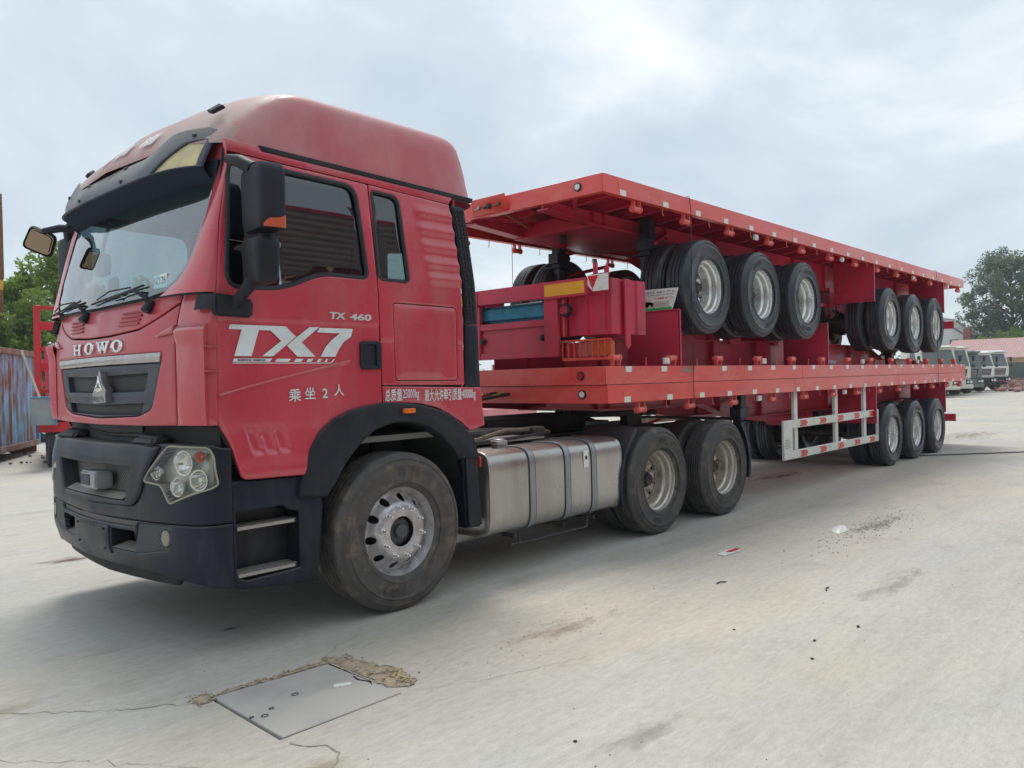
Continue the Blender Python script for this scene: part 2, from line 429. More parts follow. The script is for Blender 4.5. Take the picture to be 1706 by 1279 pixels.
# ------------------------------------------------------------ wheels (shared meshes, axle along local Y, outer face towards -Y)
def tyre_mesh(name, Rr, W, mat, text=None, text2=None, grooves=4, n=104, RI=.288):
    h = W / 2; ri = RI
    pr = [(ri, -h + .035), (ri + .012, -h + .018), (ri + .045, -h + .006), (ri + .08, -h), (Rr - .205, -h - .001), (Rr - .20, -h - .006), (Rr - .195, -h - .001), (Rr - .10, -h), (Rr - .088, -h - .006), (Rr - .080, -h + .004), (Rr - .05, -h + .010), (Rr - .046, -h + .004), (Rr - .040, -h + .014), (Rr - .022, -h + .022), (Rr - .008, -h + .030), (Rr - .001, -h + .040)]
    tw = W - .09; gw = .0065; gd = .018
    y0 = -h + .045
    tr = [(Rr, y0)]
    for k in range(grooves):
        yc = y0 + tw * (k + 1) / (grooves + 1)
        tr += [(Rr + .001, yc - gw), (Rr - gd, yc - gw * .7), (Rr - gd, yc + gw * .7), (Rr + .001, yc + gw)]
    tr += [(Rr, -y0)]
    back = [(r, -y) for r, y in reversed(pr)]
    g = G(); g.lathe(pr + tr + back, n)
    if text:
        def ring(r0, ang0, s, size, adv):
            def fn(u, v, w):
                a = ang0 - u / r0; r = r0 + v
                return (r * math.cos(a), -h - .001 + w * .9, r * math.sin(a))
            L = len(s) * adv
            text_on(g, s, -L / 2, L / 2, -size / 2, size / 2, fn, .0035, .01)
        ring(Rr - .135, R(90), text, .052, .042)
        ring(Rr - .135, R(-90), text2 or text, .052, .042)
        ring(Rr - .175, R(0), '12R22.5', .026, .024); ring(Rr - .175, R(180), '18PR', .026, .024)
    return g.mesh(name, mat, 0, R(38))
def disc_sheet(g, r0, r1, hr, hn, rc, yfn, hole_off=0, n=60, thick=.012):
    outer = [(r1 * math.cos(2 * math.pi * i / n), r1 * math.sin(2 * math.pi * i / n)) for i in range(n)]
    holes = [[(r0 * math.cos(2 * math.pi * i / 30), r0 * math.sin(2 * math.pi * i / 30)) for i in range(30)]]
    for k in range(hn):
        a = 2 * math.pi * (k + hole_off) / hn
        holes.append([(rc * math.cos(a) + hr * math.cos(t), rc * math.sin(a) + hr * math.sin(t)) for t in [2 * math.pi * i / 14 for i in range(14)]])
    return sheet(outer, holes, .016, lambda u, v, w: (u, yfn(math.hypot(u, v)) + w, v), thick, .005, g)
def rim_dual(name, mat, deep=.098):
    g = G()
    g.lathe([(.290, -.088), (.300, -.100), (.303, -.107), (.299, -.112), (.291, -.107), (.287, -.095), (.284, -.072), (.268, -.060), (.264, -.030), (.262, -.012), (.246, -.002), (.240, .015), (.238, .06), (.230, .092), (.262, .106), (.280, .11), (.300, .112)], 72)
    disc_sheet(g, .085, .240, .027, 10, .203, lambda r: deep + .004 - .012 * sstep(.17, .19, r) + .010 * sstep(.21, .235, r))
    return g.mesh(name, mat, 0, R(40))
def rim_front(name, mat):
    g = G()
    g.lathe([(.290, -.088), (.300, -.100), (.303, -.108), (.300, -.114), (.292, -.112), (.284, -.098), (.276, -.080), (.262, -.066), (.258, -.05), (.258, .06), (.280, .10), (.300, .11)], 72)
    def yf(r):
        if r > .235: return -.056 + .01 * (r - .235) / .025
        return -.056 - .062 * sstep(.238, .186, r) * 1.0 - .012 * sstep(.186, .176, r)
    disc_sheet(g, .098, .259, .026, 10, .2195, lambda r: yf(r), .5)
    return g.mesh(name, mat, 0, R(40))
def hub_mesh(name, mat, r, y0, y1, cap=.6):
    g = G(); g.lathe([(r, y1), (r, y0 + .02), (r * .92, y0 + .004), (r * cap, y0), (r * cap, y0 - .03), (r * cap * .9, y0 - .036), (0.0005, y0 - .036)], 28)
    for k in range(8):
        a = 2 * math.pi * k / 8; g.cyl((r * .8 * math.cos(a), y0, r * .8 * math.sin(a)), (r * .8 * math.cos(a), y0 - .008, r * .8 * math.sin(a)), .007, n=6)
    return g.mesh(name, mat, 0, R(35))
def nut_mesh(name, mat, y):   # one nut at radius .1675 on +X
    g = G(); g.cyl((.1675, y, 0), (.1675, y - .004, 0), .020, n=12); g.cyl((.1675, y - .004, 0), (.1675, y - .024, 0), .0155, .0145, n=6); g.cyl((.1675, y - .024, 0), (.1675, y - .046, 0), .0085, .008, n=8)
    return g.mesh(name, mat, .0012, R(30))
T_FRONT = tyre_mesh('front_tyre', .542, .30, rubber_old, 'STEER', '295/80', 4, 120, .303)
T_DRIVE = tyre_mesh('drive_tyre', .530, .285, rubber_mid, 'AEOLUS', 'CARRY', 6, 110, .298)
T_NEW = tyre_mesh('trailer_tyre', .516, .272, rubber_new, 'ARROWLY', 'RADIAL', 3, 110)
RIM_F = rim_front('front_rim', rim_grey); RIM_D = rim_dual('drive_rim', rim_dirty)
for v_ in RIM_F.vertices: v_.co.x *= 1.055; v_.co.z *= 1.055
for v_ in RIM_D.vertices: v_.co.x *= 1.035; v_.co.z *= 1.035
def drum_mesh():
    g = G(); g.lathe([(.09, .02), (.225, .02), (.245, .035), (.250, .14), (.10, .14)], 36); return g.mesh('brake_drum', dark, 0, R(40))
DRUM = drum_mesh(); RIM_T = rim_dual('trailer_rim', rim_silver)
HUB_F = hub_mesh('front_hub', M('cast_hub', (.085, .088, .095), .5, .2, .2, 12), .099, -.095, .02, .5); HUB_D = hub_mesh('drive_hub', chassis, .082, .035, .13, .7); HUB_T = hub_mesh('trailer_hub', chassis, .078, .030, .13, .62)
NUT_F = nut_mesh('front_nut', chrome, -.130); NUT_D = nut_mesh('drive_nut', rim_dirty, .092); NUT_T = nut_mesh('trailer_nut', steel, .092)
def wheel(parent, loc, kind, flip=False, spin=0.0, nuts=True):
    w = empty_part('wheel', parent, loc, (0, spin, math.pi if flip else 0))
    t, r, h, nm = {'front': (T_FRONT, RIM_F, HUB_F, NUT_F), 'drive': (T_DRIVE, RIM_D, HUB_D, NUT_D), 'trailer': (T_NEW, RIM_T, HUB_T, NUT_T)}[kind]
    link('tyre', t, w); link('rim', r, w)
    if nuts: d_ = link('brake_drum', DRUM, w, loc=(0, -.012 if kind == 'front' else .10, 0))
    if nuts:
        link('hub', h, w)
        for k in range(10): link('wheel_nut', nm, w, rot=(0, 2 * math.pi * k / 10, 0))
    return w

# ------------------------------------------------------------ the tractor truck
truck = thing('tractor_truck', 'red sleeper-cab tractor truck with white TX7 lettering on its door', 'truck', (0, 1.25, 0))
MIR = lambda p: (p[0], 2.5 - p[1], p[2])
class Plan:
    """plan curve of the cab front / bumper: half table (y -> x) mirrored about y = 1.25; a = arc length from the centre (near side negative)"""
    def __init__(s, pts):
        fine = [(x, y) for y, x in pts]
        P = [np.array(p, float) for p in fine]
        for _ in range(3):   # corner cutting
            Q = [P[0]]
            for a, b in zip(P[:-1], P[1:]): Q += [a * .75 + b * .25, a * .25 + b * .75]
            Q.append(P[-1]); P = Q
        H = np.array(P); M_ = H[::-1].copy(); M_[:, 1] = 2.5 - M_[:, 1]
        s.p = np.concatenate([H, M_[1:]]); d = np.r_[0, np.cumsum(np.linalg.norm(np.diff(s.p, axis=0), axis=1))]
        s.a = d - d[-1] / 2; s.y = s.p[:, 1]
        t = np.gradient(s.p, axis=0); t /= np.linalg.norm(t, axis=1)[:, None]; s.n = np.stack([t[:, 1], -t[:, 0]], 1)
    def of(s, y): return float(np.interp(y, s.y, s.a))
    def pt(s, a): return np.interp(a, s.a, s.p[:, 0]), np.interp(a, s.a, s.p[:, 1])
    def nrm(s, a): return np.interp(a, s.a, s.n[:, 0]), np.interp(a, s.a, s.n[:, 1])
PF = Plan([(0, -1.302), (.006, -1.33), (.03, -1.36), (.1, -1.392), (.25, -1.422), (.4, -1.446), (.8, -1.480), (1.25, -1.497)])
PB = Plan([(0, -1.224), (.004, -1.31), (.04, -1.375), (.12, -1.425), (.25, -1.468), (.5, -1.512), (.9, -1.547), (1.25, -1.557)])
def FF(a, z, w=0):
    x, y = PF.pt(a); nx, ny = PF.nrm(a); ln = .06 * max(0, (z - 1.80) / .32) ** 1.6
    return (x + nx * w + ln, y + ny * w, z)
def FB(a, z, w=0):
    x, y = PB.pt(a); nx, ny = PB.nrm(a)
    lean = .05 * sstep(.62, .40, z) + .035 * sstep(1.05, 1.26, z)
    return (x + nx * w + lean * -nx * -1, y + ny * w, z)
def AY(P_, pts, mirror=False):   # list of (y, z) -> (a, z)
    return [(-P_.of(y) if mirror else P_.of(y), z) for y, z in pts]
def symm(pts):   # near half (y,z) -> full outline about y = 1.25, given from near edge to centre along one side
    return pts
def mirror_outline(half):   # half: open chain of (y,z) running from the centre at the top to the centre at the bottom via the near side
    return half + [(2.5 - y, z) for y, z in reversed(half)]

# side surface of the cab
def ys(x, z):
    y = 0.0
    if z > 2.15: y += .035 * ((z - 2.15) / .8) ** 1.3
    if z < 1.32: y += -.012 * sstep(1.30, 1.05, z)
    return y
DOOR_WIN = roundpoly([(-1.185, 2.885), (-.30, 2.862), (-.228, 2.262), (-.600, 2.262), (-.86, 2.148), (-1.235, 2.135)], [.08, .09, .05, .10, .12, .10])
def seg_d(x, z, a, b):
    ax, az = a; bx, bz = b; L = (bx - ax) ** 2 + (bz - az) ** 2; t = ((x - ax) * (bx - ax) + (z - az) * (bz - az)) / L
    return t, ((x - ax) * (bz - az) - (z - az) * (bx - ax)) / math.sqrt(L)
def door_relief(x, z):
    h = 0.0
    t, d = seg_d(x, z, (-1.30, 1.515), (-.387, 1.713))
    h += -.004 * sstep(1.955, 1.94, z)
    for cx in (-1.075, -.985, -.895):
        u = x - (cx + (z - 1.24) * -.28); v = z - 1.24
        m = sstep(.045, .022, abs(u)) * sstep(.085, .062, abs(v)); h -= .014 * m
    h += .012 * sstep(1.16, 1.05, z)
    return h
def side_fn(relief=None):
    def fn(u, v, w): return (u, ys(u, v) + w - (relief(u, v) if relief else 0), v)
    return fn
door_out = roundpoly([(-1.185, 2.925), (-.193, 2.897), (-.152, 2.27), (-.134, 1.50), (-.130, 1.425), (-.27, 1.37), (-.42, 1.288), (-.52, 1.20), (-.60, 1.10), (-.68, 1.06), (-.73, 1.009), (-1.165, 1.022), (-1.225, 1.24), (-1.30, 1.36), (-1.294, 2.10), (-1.255, 2.52)], [.09, .02, 0, 0, .02, 0, 0, 0, 0, .02, .02, .03, .06, .05, .1, .1])
door_out = [(x, z) for x, z in door_out]
doorg = sheet(door_out, [DOOR_WIN], .016, side_fn(door_relief), .03, .009)
QW = roundpoly([(-.165, 2.858), (.06, 2.848), (.125, 2.262), (-.135, 2.262)], [.03, .06, .04, .04])
SD = roundpoly([(-.028, 2.113), (.570, 2.108), (.575, 1.564), (-.012, 1.572)], .03)
def quarter_relief(x, z):
    h = 0
    for k, zc in enumerate((2.775, 2.655, 2.535, 2.415, 2.305)):
        x0 = .19 + .022 * k; x1 = .60 + .01 * k
        m = sstep(x0, x0 + .07, x) * (1 if x > x0 else 0)
        q = (z - zc) / .036
        h += .016 * m * math.exp(-q * q)
    h -= .005 * sstep(1.86, 1.84, z)
    return h
quarter_out = roundpoly([(-.185, 2.897), (.545, 2.868), (.622, 2.31), (.640, 1.535), (-.125, 1.548), (-.144, 2.27)], .01)
quarterg = sheet(quarter_out, [QW, SD], .016, side_fn(quarter_relief), .03, .006)
sdoorg = sheet([(x + (.006 if x < .2 else -.006), z + (.006 if z < 1.8 else -.006)) for x, z in SD], [], .05, lambda u, v, w: (u, ys(u, v) + w + .001 + .005 * sstep(1.86, 1.84, v), v), .02, .006)
skirt_out = [(-.128, 1.540), (.803, 1.512), (.838, 1.225), (.685, 1.192)] + [(.60, 1.255), (.481, 1.322), (.35, 1.380), (.196, 1.412), (.03, 1.424), (-.124, 1.416)]
skirtg = sheet(skirt_out, [], .03, side_fn(), .03, .006)
headg = sheet([(-1.19, 2.931), (-.19, 2.903), (.546, 2.874), (.60, 2.95), (-.9, 2.985), (-1.20, 3.0)], [], .04, side_fn(), .03, .004)
roofline = lambda x: 2.985 - (x + 1.2) * .028
def both(name, g, mat, parent, **k):
    """near-side part and its mirrored twin on the far side"""
    a = part(name, g, mat, parent, **k)
    h = G(); h.v = [MIR(p) for p in g.v]; h.f = [tuple(reversed(f)) for f in g.f]
    b = part(name, h, mat, parent, **k)
    return a, b
door_n, door_f = both('door', doorg, cab_red, truck)
both('cab_side_panel', quarterg, cab_red, truck)
both('locker_door', sdoorg, cab_red, truck)
both('lower_side_panel', skirtg, cab_red, truck)
both('roof_header', headg, cab_red, truck)
# window seals and glass
for nm, W_, t_ in (('door_window', DOOR_WIN, .016), ('quarter_window', QW, .014)):
    gs = G(); gs.tube([(x, ys(x, z) + .006, z) for x, z in resample(W_, .04)], t_, 6, closed=True)
    s_ = both('window_seal', gs, seal, truck)
    gg = sheet(W_, [], .08, lambda u, v, w: (u, ys(u, v) + .016 + w, v), .004, .001)
    for p_, q_ in zip(s_, (0, 1)):
        h = gg
        if q_: h = G(); h.v = [MIR(p) for p in gg.v]; h.f = gg.f
        part('window_pane', h, side_glass, p_)
# dark backing behind shut lines
bk = sheet([(-1.31, 2.12), (-1.20, 2.95), (.54, 2.86), (.63, 1.52), (-.1, 1.5), (-.30, 1.33), (-.62, 1.02), (-1.16, 1.04), (-1.30, 1.36)],
           [[(x * .985 - .012, z * .99 + .025) for x, z in DOOR_WIN], QW], .05, lambda u, v, w: (u, ys(u, v) + .03 + w, v), .01, .002)
both('door_liner', bk, dark, truck)
hb = G()
for s0, s1 in ((1.655, 1.843),):
    sheet(roundpoly([(-.312, s1), (-.14, s1), (-.14, s0), (-.312, s0)], .03), [roundpoly([(-.255, s1 - .025), (-.18, s1 - .025), (-.18, s0 + .025), (-.255, s0 + .025)], .02)], .03, lambda u, v, w: (u, -.014 + w, v), .016, .006, hb)
hb.box(-.255, -.18, -.002, .004, s0 + .02, s1 - .02)
h1, h2 = both('door_handle', hb, black_plastic, truck)
pg = G(); pg.box(-.186, -.168, -.022, -.010, s0 + .02, s1 - .02); part('pull_grip', pg, black_plastic, h1, bev=.004)
cr_ = G(); c0, c1 = Vector((-1.293, 0, 1.514)), Vector((-.387, 0, 1.713))
for k in range(24):
    pass
CP = [Vector((c0.x + (c1.x - c0.x) * k / 24, -.0035, 1.514 + (1.713 - 1.514) * (k / 24) ** .92)) for k in range(25)]
cr_.grid(lambda u, v: (CP[int(round(u * 24))].x, (.004, -.009, -.011, .004)[int(round(v * 3))] * (1 - .8 * max(0, u * 24 - 21) / 3), CP[int(round(u * 24))].z + (.007, .002, -.003, -.022)[int(round(v * 3))]), 25, 4)
part('door_crease', cr_, cab_red, door_n)
hq = G(); hq.v = [MIR(p) for p in cr_.v]; hq.f = cr_.f; part('door_crease', hq, cab_red, door_f)
# lettering on the door
onside = lambda u, v, w: (u, ys(u, v) + w - .0045 - door_relief(u, v) * .9, v)
def flat_poly(g, poly, fn, off=.0012, st=.03):
    return sheet(poly, [], st, lambda u, v, w: fn(u, v, -off), 0.0, .0005, g)
T1 = [(-1.217, 1.92), (-0.857, 1.92), (-0.788, 1.859), (-0.855, 1.807), (-0.948, 1.738), (-1.02, 1.738), (-0.891, 1.831), (-0.96, 1.892), (-1.036, 1.892), (-1.087, 1.738), (-1.195, 1.738), (-1.146, 1.892), (-1.226, 1.893)]
T2 = [(-0.621, 1.923), (-0.691, 1.921), (-0.785, 1.855), (-0.852, 1.803), (-0.781, 1.737), (-0.653, 1.738), (-0.749, 1.826)]
T3 = [(-0.618, 1.919), (-0.366, 1.92), (-0.381, 1.869), (-0.435, 1.836), (-0.477, 1.787), (-0.505, 1.738), (-0.615, 1.737), (-0.579, 1.797), (-0.532, 1.843), (-0.467, 1.888), (-0.638, 1.89)]
T4 = [(-1.199, 1.724), (-0.953, 1.725), (-0.97, 1.705), (-1.204, 1.705)]
bars = [(-0.922, 1.724), (-0.825, 1.724), (-0.844, 1.705), (-0.935, 1.705), (-0.793, 1.724), (-0.739, 1.724), (-0.757, 1.705), (-0.808, 1.705), (-0.706, 1.724), (-0.668, 1.725), (-0.685, 1.705), (-0.721, 1.705), (-0.63, 1.724), (-0.604, 1.724), (-0.621, 1.704), (-0.647, 1.704), (-0.575, 1.723), (-0.559, 1.723), (-0.572, 1.704), (-0.589, 1.704), (-0.521, 1.722), (-0.509, 1.722), (-0.526, 1.704), (-0.539, 1.704)]
flat = lambda u, v, w: (u, -.0022 + w, v)
dg_ = G()
for P_ in (T1, T2, T3, T4, [(-1.205, 1.7), (-.531, 1.7), (-.536, 1.6955), (-1.206, 1.6955)]): flat_poly(dg_, P_, flat)
for k in range(6): flat_poly(dg_, bars[k * 4:k * 4 + 4], flat)
part('door_decal', dg_, decal_white, door_n)
dt = G(); text_on(dt, '智慧物流 卓越科技', -1.175, -.995, 1.709, 1.721, flat, .003); part('decal_small_print', dt, dark, door_n)
for ch, u0, u1, v0, v1 in (('乘', -.848, -.763, 1.462, 1.540), ('坐', -.736, -.660, 1.474, 1.548), ('2', -.609, -.569, 1.477, 1.537), ('人', -.522, -.445, 1.487, 1.560)):
    dc = G(); text_on(dc, ch, u0, u1, v0, v1, flat, .0015, .012); part('seat_count_character', dc, decal_white, door_n)
for s_, u0, u1, v0, v1 in (('总质量', -.114, .035, 1.437, 1.522), ('25000kg', .040, .187, 1.435, 1.516), ('最大允许牵引质量', .237, .600, 1.424, 1.512), ('40000kg', .604, .742, 1.414, 1.502)):
    dn = G(); text_on(dn, s_, u0, u1, v0, v1, lambda u, v, w: (u, ys(u, v) + w - .0022, v), .001, .012); part('weight_lettering', dn, decal_white, truck)
db = G(); text_on(db, 'TX', -.545, -.425, 1.979, 2.023, lambda u, v, w: (u, w, v), .007, .03, .006); text_on(db, '460', -.388, -.218, 1.977, 2.021, lambda u, v, w: (u, w, v), .007, .03, .006)
part('model_badge', db, M('silver_badge', (.62, .62, .60), .35, .2, .05), door_n)

# ---- front of the cab
SEAM = [(.255, 2.057), (.40, 2.00), (.535, 1.957), (.677, 1.922), (1.05, 1.902), (1.25, 1.900)]
hood_half = [(1.25, 2.088)] + [(.85, 2.095), (.48, 2.112), (.262, 2.122)] + [(.262, 2.062)] + [(y, z + .006) for y, z in SEAM[1:]]
def vents(y, z):
    h = 0; y = min(y, 2.5 - y)
    for k in range(4):
        zc = 2.022 - .0235 * k; yc = .745 + .018 * k + .035
        h += .016 * math.exp(-((z - zc - .02) / .0065) ** 2) * sstep(.16, .135, abs(y - yc)) * (.5 + .5 * sstep(.16, .10, abs(y - yc)))
    return h
def FFr(a, z, w): return FF(a, z, w)
hoodg = sheet(AY(PF, mirror_outline(hood_half)), [], .013, FFr, .03, .006)
part('hood_panel', hoodg, cab_front_red, truck)
GR = roundpoly(mirror_outline([(1.25, 1.778), (.80, 1.778), (.39, 1.776), (.405, 1.70), (.515, 1.436), (.68, 1.392), (1.25, 1.372)]), [0, .0, .02, 0, .05, .05, 0, 0, .05, .05, 0, .02, 0, 0])
front_half = [(1.25, 1.894)] + [(y, z - .006) for y, z in reversed(SEAM[:-1])][:-1] + [(.262, 2.045), (.262, 1.345), (.6, 1.338), (1.25, 1.334)]
GRa = [(PF.of(y), z) for y, z in GR]
frontg = sheet(AY(PF, mirror_outline(front_half)), [GRa], .03, FF, .035, .007)
front_panel = part('front_panel', frontg, cab_front_red, truck)
# corner panels
cp = AY(PF, [(.250, 2.121), (.10, 2.125), (0.0, 2.12), (0.0, 1.345), (.250, 1.345)])
cpg = sheet(cp, [], .03, FF, .03, .005)
cpg_n, cpg_f = both('corner_panel', cpg, cab_red, truck)
# corner air deflector: flared shell standing off the corner
def defl(u, v):   # u around, v height
    z = 1.35 + v * .575
    a0, a1 = PF.of(.235), PF.of(.022)
    a = a0 + (a1 - a0) * u
    off = .006 + .034 * sstep(0, .22, u) + .022 * sstep(.78, .93, v)
    off *= sstep(-.10, .25, v) * .5 + .5
    if v > .93: off *= 1 - ((v - .93) / .07) ** 2 * .9
    x, y, zz = FF(a, z, -off); return (x, y, zz)
dfg = G(); dfg.grid(lambda u, v: defl(u, v), 14, 30)
dfg.grid(lambda u, v: tuple(Vector(defl(1, v)).lerp(Vector(FF(PF.of(.018), 1.35 + v * .575, .02)), u)), 3, 30)
dfn, dff = both('corner_air_deflector', dfg, cab_red, truck)
lg = G(); L0 = [(.262, 1.880), (.262, 1.925), (.30, 1.918), (.43, 1.872), (.43, 1.862)]
for f_ in (0, 1):
    q = L0 if not f_ else [(2.5 - y, z) for y, z in reversed(L0)]
    lg = sheet(AY(PF, q), [], .02, lambda a, z, w: FF(a, z, w - .022), .03, .010); part('deflector_lip', lg, cab_red, dff if f_ else dfn)
for s_ in (-1, 1):
    for k in range(4):
        zc = 2.034 - .0245 * k; yc = 1.25 + s_ * (.475 - .012 * k); lv = G()
        lv.grid(lambda u, v: FF(PF.of(yc + (u - .5) * .27), zc + (.010, .004, -.004, -.0055)[int(round(v * 3))], (.002, -.007, -.012, .004)[int(round(v * 3))]), 8, 4); part('hood_louvre', lv, cab_front_red, front_panel)
fg = G()
for zc in (1.80, 1.66):
    p0 = FF(PF.of(.06), zc + .03, -.012); p1 = FF(PF.of(.004), zc - .03, -.006)
    fg.box(min(p0[0], p1[0]), max(p0[0], p1[0]) + .03, -.012, .02, zc - .012, zc - .004)
part('deflector_vane', fg, cab_red, dfn, bev=.002)
# grille insert
gi = G()
up = [(.565, 1.655), (1.25, 1.645), (1.935, 1.655), (1.895, 1.545), (1.25, 1.538), (.605, 1.545)]
lo = [(.62, 1.474), (1.25, 1.462), (1.88, 1.474), (1.84, 1.405), (1.25, 1.395), (.66, 1.405)]
shr = lambda P_, k=.004: [(1.25 + (y - 1.25) * (1 - k), z) for y, z in P_]
inner = [(PF.of(1.25 + (y - 1.25) * .992), 1.575 + (z - 1.575) * .985) for y, z in GR if z < 1.72]
inner = inner
gout = [(PF.of(y), z) for y, z in roundpoly(mirror_outline([(1.25, 1.712), (.41, 1.712), (.52, 1.442), (.685, 1.398), (1.25, 1.378)]), [0, .01, .05, .05, 0, 0, .05, .05, .01, 0])]
def gril_fn(a, z, w):
    y = PF.pt(a)[1]; d = .012 + .012 * sstep(1.498, 1.490, z) * sstep(1.478, 1.486, z)
    return FF(a, z, w + d - .004)
sheet(gout, [AY(PF, up), AY(PF, lo)], .03, gril_fn, .04, .006, gi)
grille = part('grille_frame', gi, M('blue_grey_grille_plastic', (.030, .040, .060), .45, 0, .2, 4, (.16, .15, .14), .3, 4, .58, bump=.1, bscale=200), truck)
for P_, nm in ((up, 'grille_mesh'), (lo, 'grille_mesh')):
    gm = G(); sheet(AY(PF, P_), [], .06, lambda a, z, w: FF(a, z, .040 + w), .002, .001, gm); part(nm, gm, grille_net, grille)
cs = G(); sheet([(PF.of(y), z) for y, z in roundpoly(mirror_outline([(1.25, 1.776), (.392, 1.774), (.408, 1.716), (1.25, 1.718)]), [0, .012, .005, 0, 0, .005, .012, 0])], [], .03, lambda a, z, w: FF(a, z, w - .006 - .004 * math.sin((z - 1.715) / .06 * math.pi)), .03, .006, cs)
part('chrome_strip', cs, M('dull_chrome', (.50, .47, .48), .28, .9, .15, 5, (.35, .30, .28), .5, 6, .52), grille)
# emblem on the grille: a tall split spire standing on a lettered base
em = G()
eo = [(1.135, 1.680), (1.11, 1.60), (1.052, 1.556), (1.066, 1.535), (1.060, 1.478), (1.24, 1.474), (1.255, 1.53), (1.235, 1.556), (1.165, 1.62), (1.150, 1.680)]
def emf(a, z, w): return FF(a, z, w - .030)
sheet(AY(PF, eo), [], .02, emf, .05, .006, em)
emo = part('grille_emblem', em, steel, truck)
em2 = G(); sheet(AY(PF, [(1.140, 1.655), (1.115, 1.60), (1.08, 1.558), (1.15, 1.545), (1.21, 1.558), (1.16, 1.61), (1.145, 1.655)]), [], .02, lambda a, z, w: FF(a, z, w - .038), .012, .004, em2)
part('emblem_spire', em2, chrome, emo)
em3 = G(); text_on(em3, 'HOWO', PF.of(1.235), PF.of(1.075), 1.482, 1.518, lambda a, z, w: FF(a, z, w - .031), .004, .02)
part('emblem_lettering', em3, chrome, emo)
# the four big chrome letters (viewer left = larger y)
def serifH():
    return [[(0, 0), (.38, 0), (.38, .16), (.30, .16), (.30, .42), (.70, .42), (.70, .16), (.62, .16), (.62, 0), (1, 0), (1, .16), (.92, .16), (.92, .84), (1, .84), (1, 1), (.62, 1), (.62, .84), (.70, .84), (.70, .58), (.30, .58), (.30, .84), (.38, .84), (.38, 1), (0, 1), (0, .84), (.08, .84), (.08, .16), (0, .16)]], []
def serifO():
    o = [(.5 + .5 * math.cos(t), .5 + .52 * math.sin(t)) for t in [2 * math.pi * i / 28 for i in range(28)]]
    h = [(.5 + .22 * math.cos(t), .5 + .36 * math.sin(t)) for t in [2 * math.pi * i / 20 for i in range(20)]]
    return [o], [h]
def serifW():
    return [[(-.02, 1), (-.02, .86), (.05, .86), (.24, 0), (.38, 0), (.5, .48), (.62, 0), (.76, 0), (.95, .86), (1.02, .86), (1.02, 1), (.68, 1), (.68, .86), (.76, .86), (.68, .38), (.57, .80), (.60, .86), (.64, .86), (.64, 1), (.34, 1), (.34, .86), (.41, .86), (.31, .38), (.22, .86), (.30, .86), (.30, 1)]], []
hw = G()
for shp, y0, y1 in ((serifH, 1.695, 1.53), (serifO, 1.46, 1.275), (serifW, 1.225, 1.035), (serifO, 1.005, .84)):
    O_, H_ = shp()
    cv = lambda P_: [(PF.of(y0 + (y1 - y0) * p), 1.795 + .078 * q) for p, q in P_]
    sheet(cv(O_[0]), [cv(h) for h in H_], .025, lambda a, z, w: FF(a, z, w - .014), .013, .004, hw)
part('front_lettering', hw, chrome, front_panel)

# ---- windscreen, pillars
def WS(y, z, w=0):   # windscreen surface
    t = (z - 2.10) / .75; c = 1 - ((y - 1.25) / 1.12) ** 2
    return (-1.405 + .215 * t - .075 * c + w, y, z)
ws_half = [(1.25, 2.096), (.55, 2.11), (.34, 2.132), (.225, 2.20), (.165, 2.33), (.135, 2.55), (.125, 2.90), (1.25, 2.93)]
ws_out = roundpoly(mirror_outline(ws_half), .03)
gw_ = sheet(ws_out, [], .06, lambda u, v, w: WS(u, v, w), .005, .001)
screen = part('windscreen', gw_, wind_glass, truck)
inner_ws = roundpoly([(1.25 + (y - 1.25) * .972, 2.5 + (z - 2.5) * .95) for y, z in mirror_outline(ws_half)], .04)
gb = sheet(ws_out, [inner_ws], .03, lambda u, v, w: WS(u, v, w + .006), .003, .001)
part('windscreen_border', gb, seal, screen)
# A pillar: between glass edge and door edge
def pillar(u, v):
    z = 2.10 + v * .882
    ge_ = np.interp(z, [2.12, 2.132, 2.20, 2.33, 2.55, 3.0], [.40, .34, .225, .165, .135, .125])
    a = Vector(WS(ge_, z)); a.x -= .004
    xd = np.interp(z, [2.1, 2.52, 2.85, 2.99], [-1.298, -1.262, -1.195, -1.19]); b = Vector((xd, ys(xd, z), z))
    c = Vector((a.x + (b.x - a.x) * .10 - .014, b.y + .014, z))
    p = a * (1 - u) ** 2 + c * 2 * u * (1 - u) + b * u * u
    return tuple(p)
apg = G(); apg.grid(pillar, 12, 26)
apg.grid(lambda u, v: tuple(Vector(pillar(1, v)) + Vector((0, .03 * u, 0))), 2, 26)
both('windscreen_pillar', apg, cab_red, truck)
gf = G(); gf.grid(lambda u, v: (WS(.1 + 2.3 * u, 2.93)[0] - .01 + .02 * v, .1 + 2.3 * u, 2.90 + .10 * v), 24, 3); part('front_header', gf, cab_front_red, truck)
cg = G(); cg.grid(lambda u, v: (lambda y: tuple(Vector(FF(PF.of(y), 2.080, .012)).lerp(Vector((WS(y, 2.13)[0] + .03, y, 2.135)), v)))(.03 + 2.44 * u), 40, 4); part('wiper_cowl', cg, black_plastic, truck)

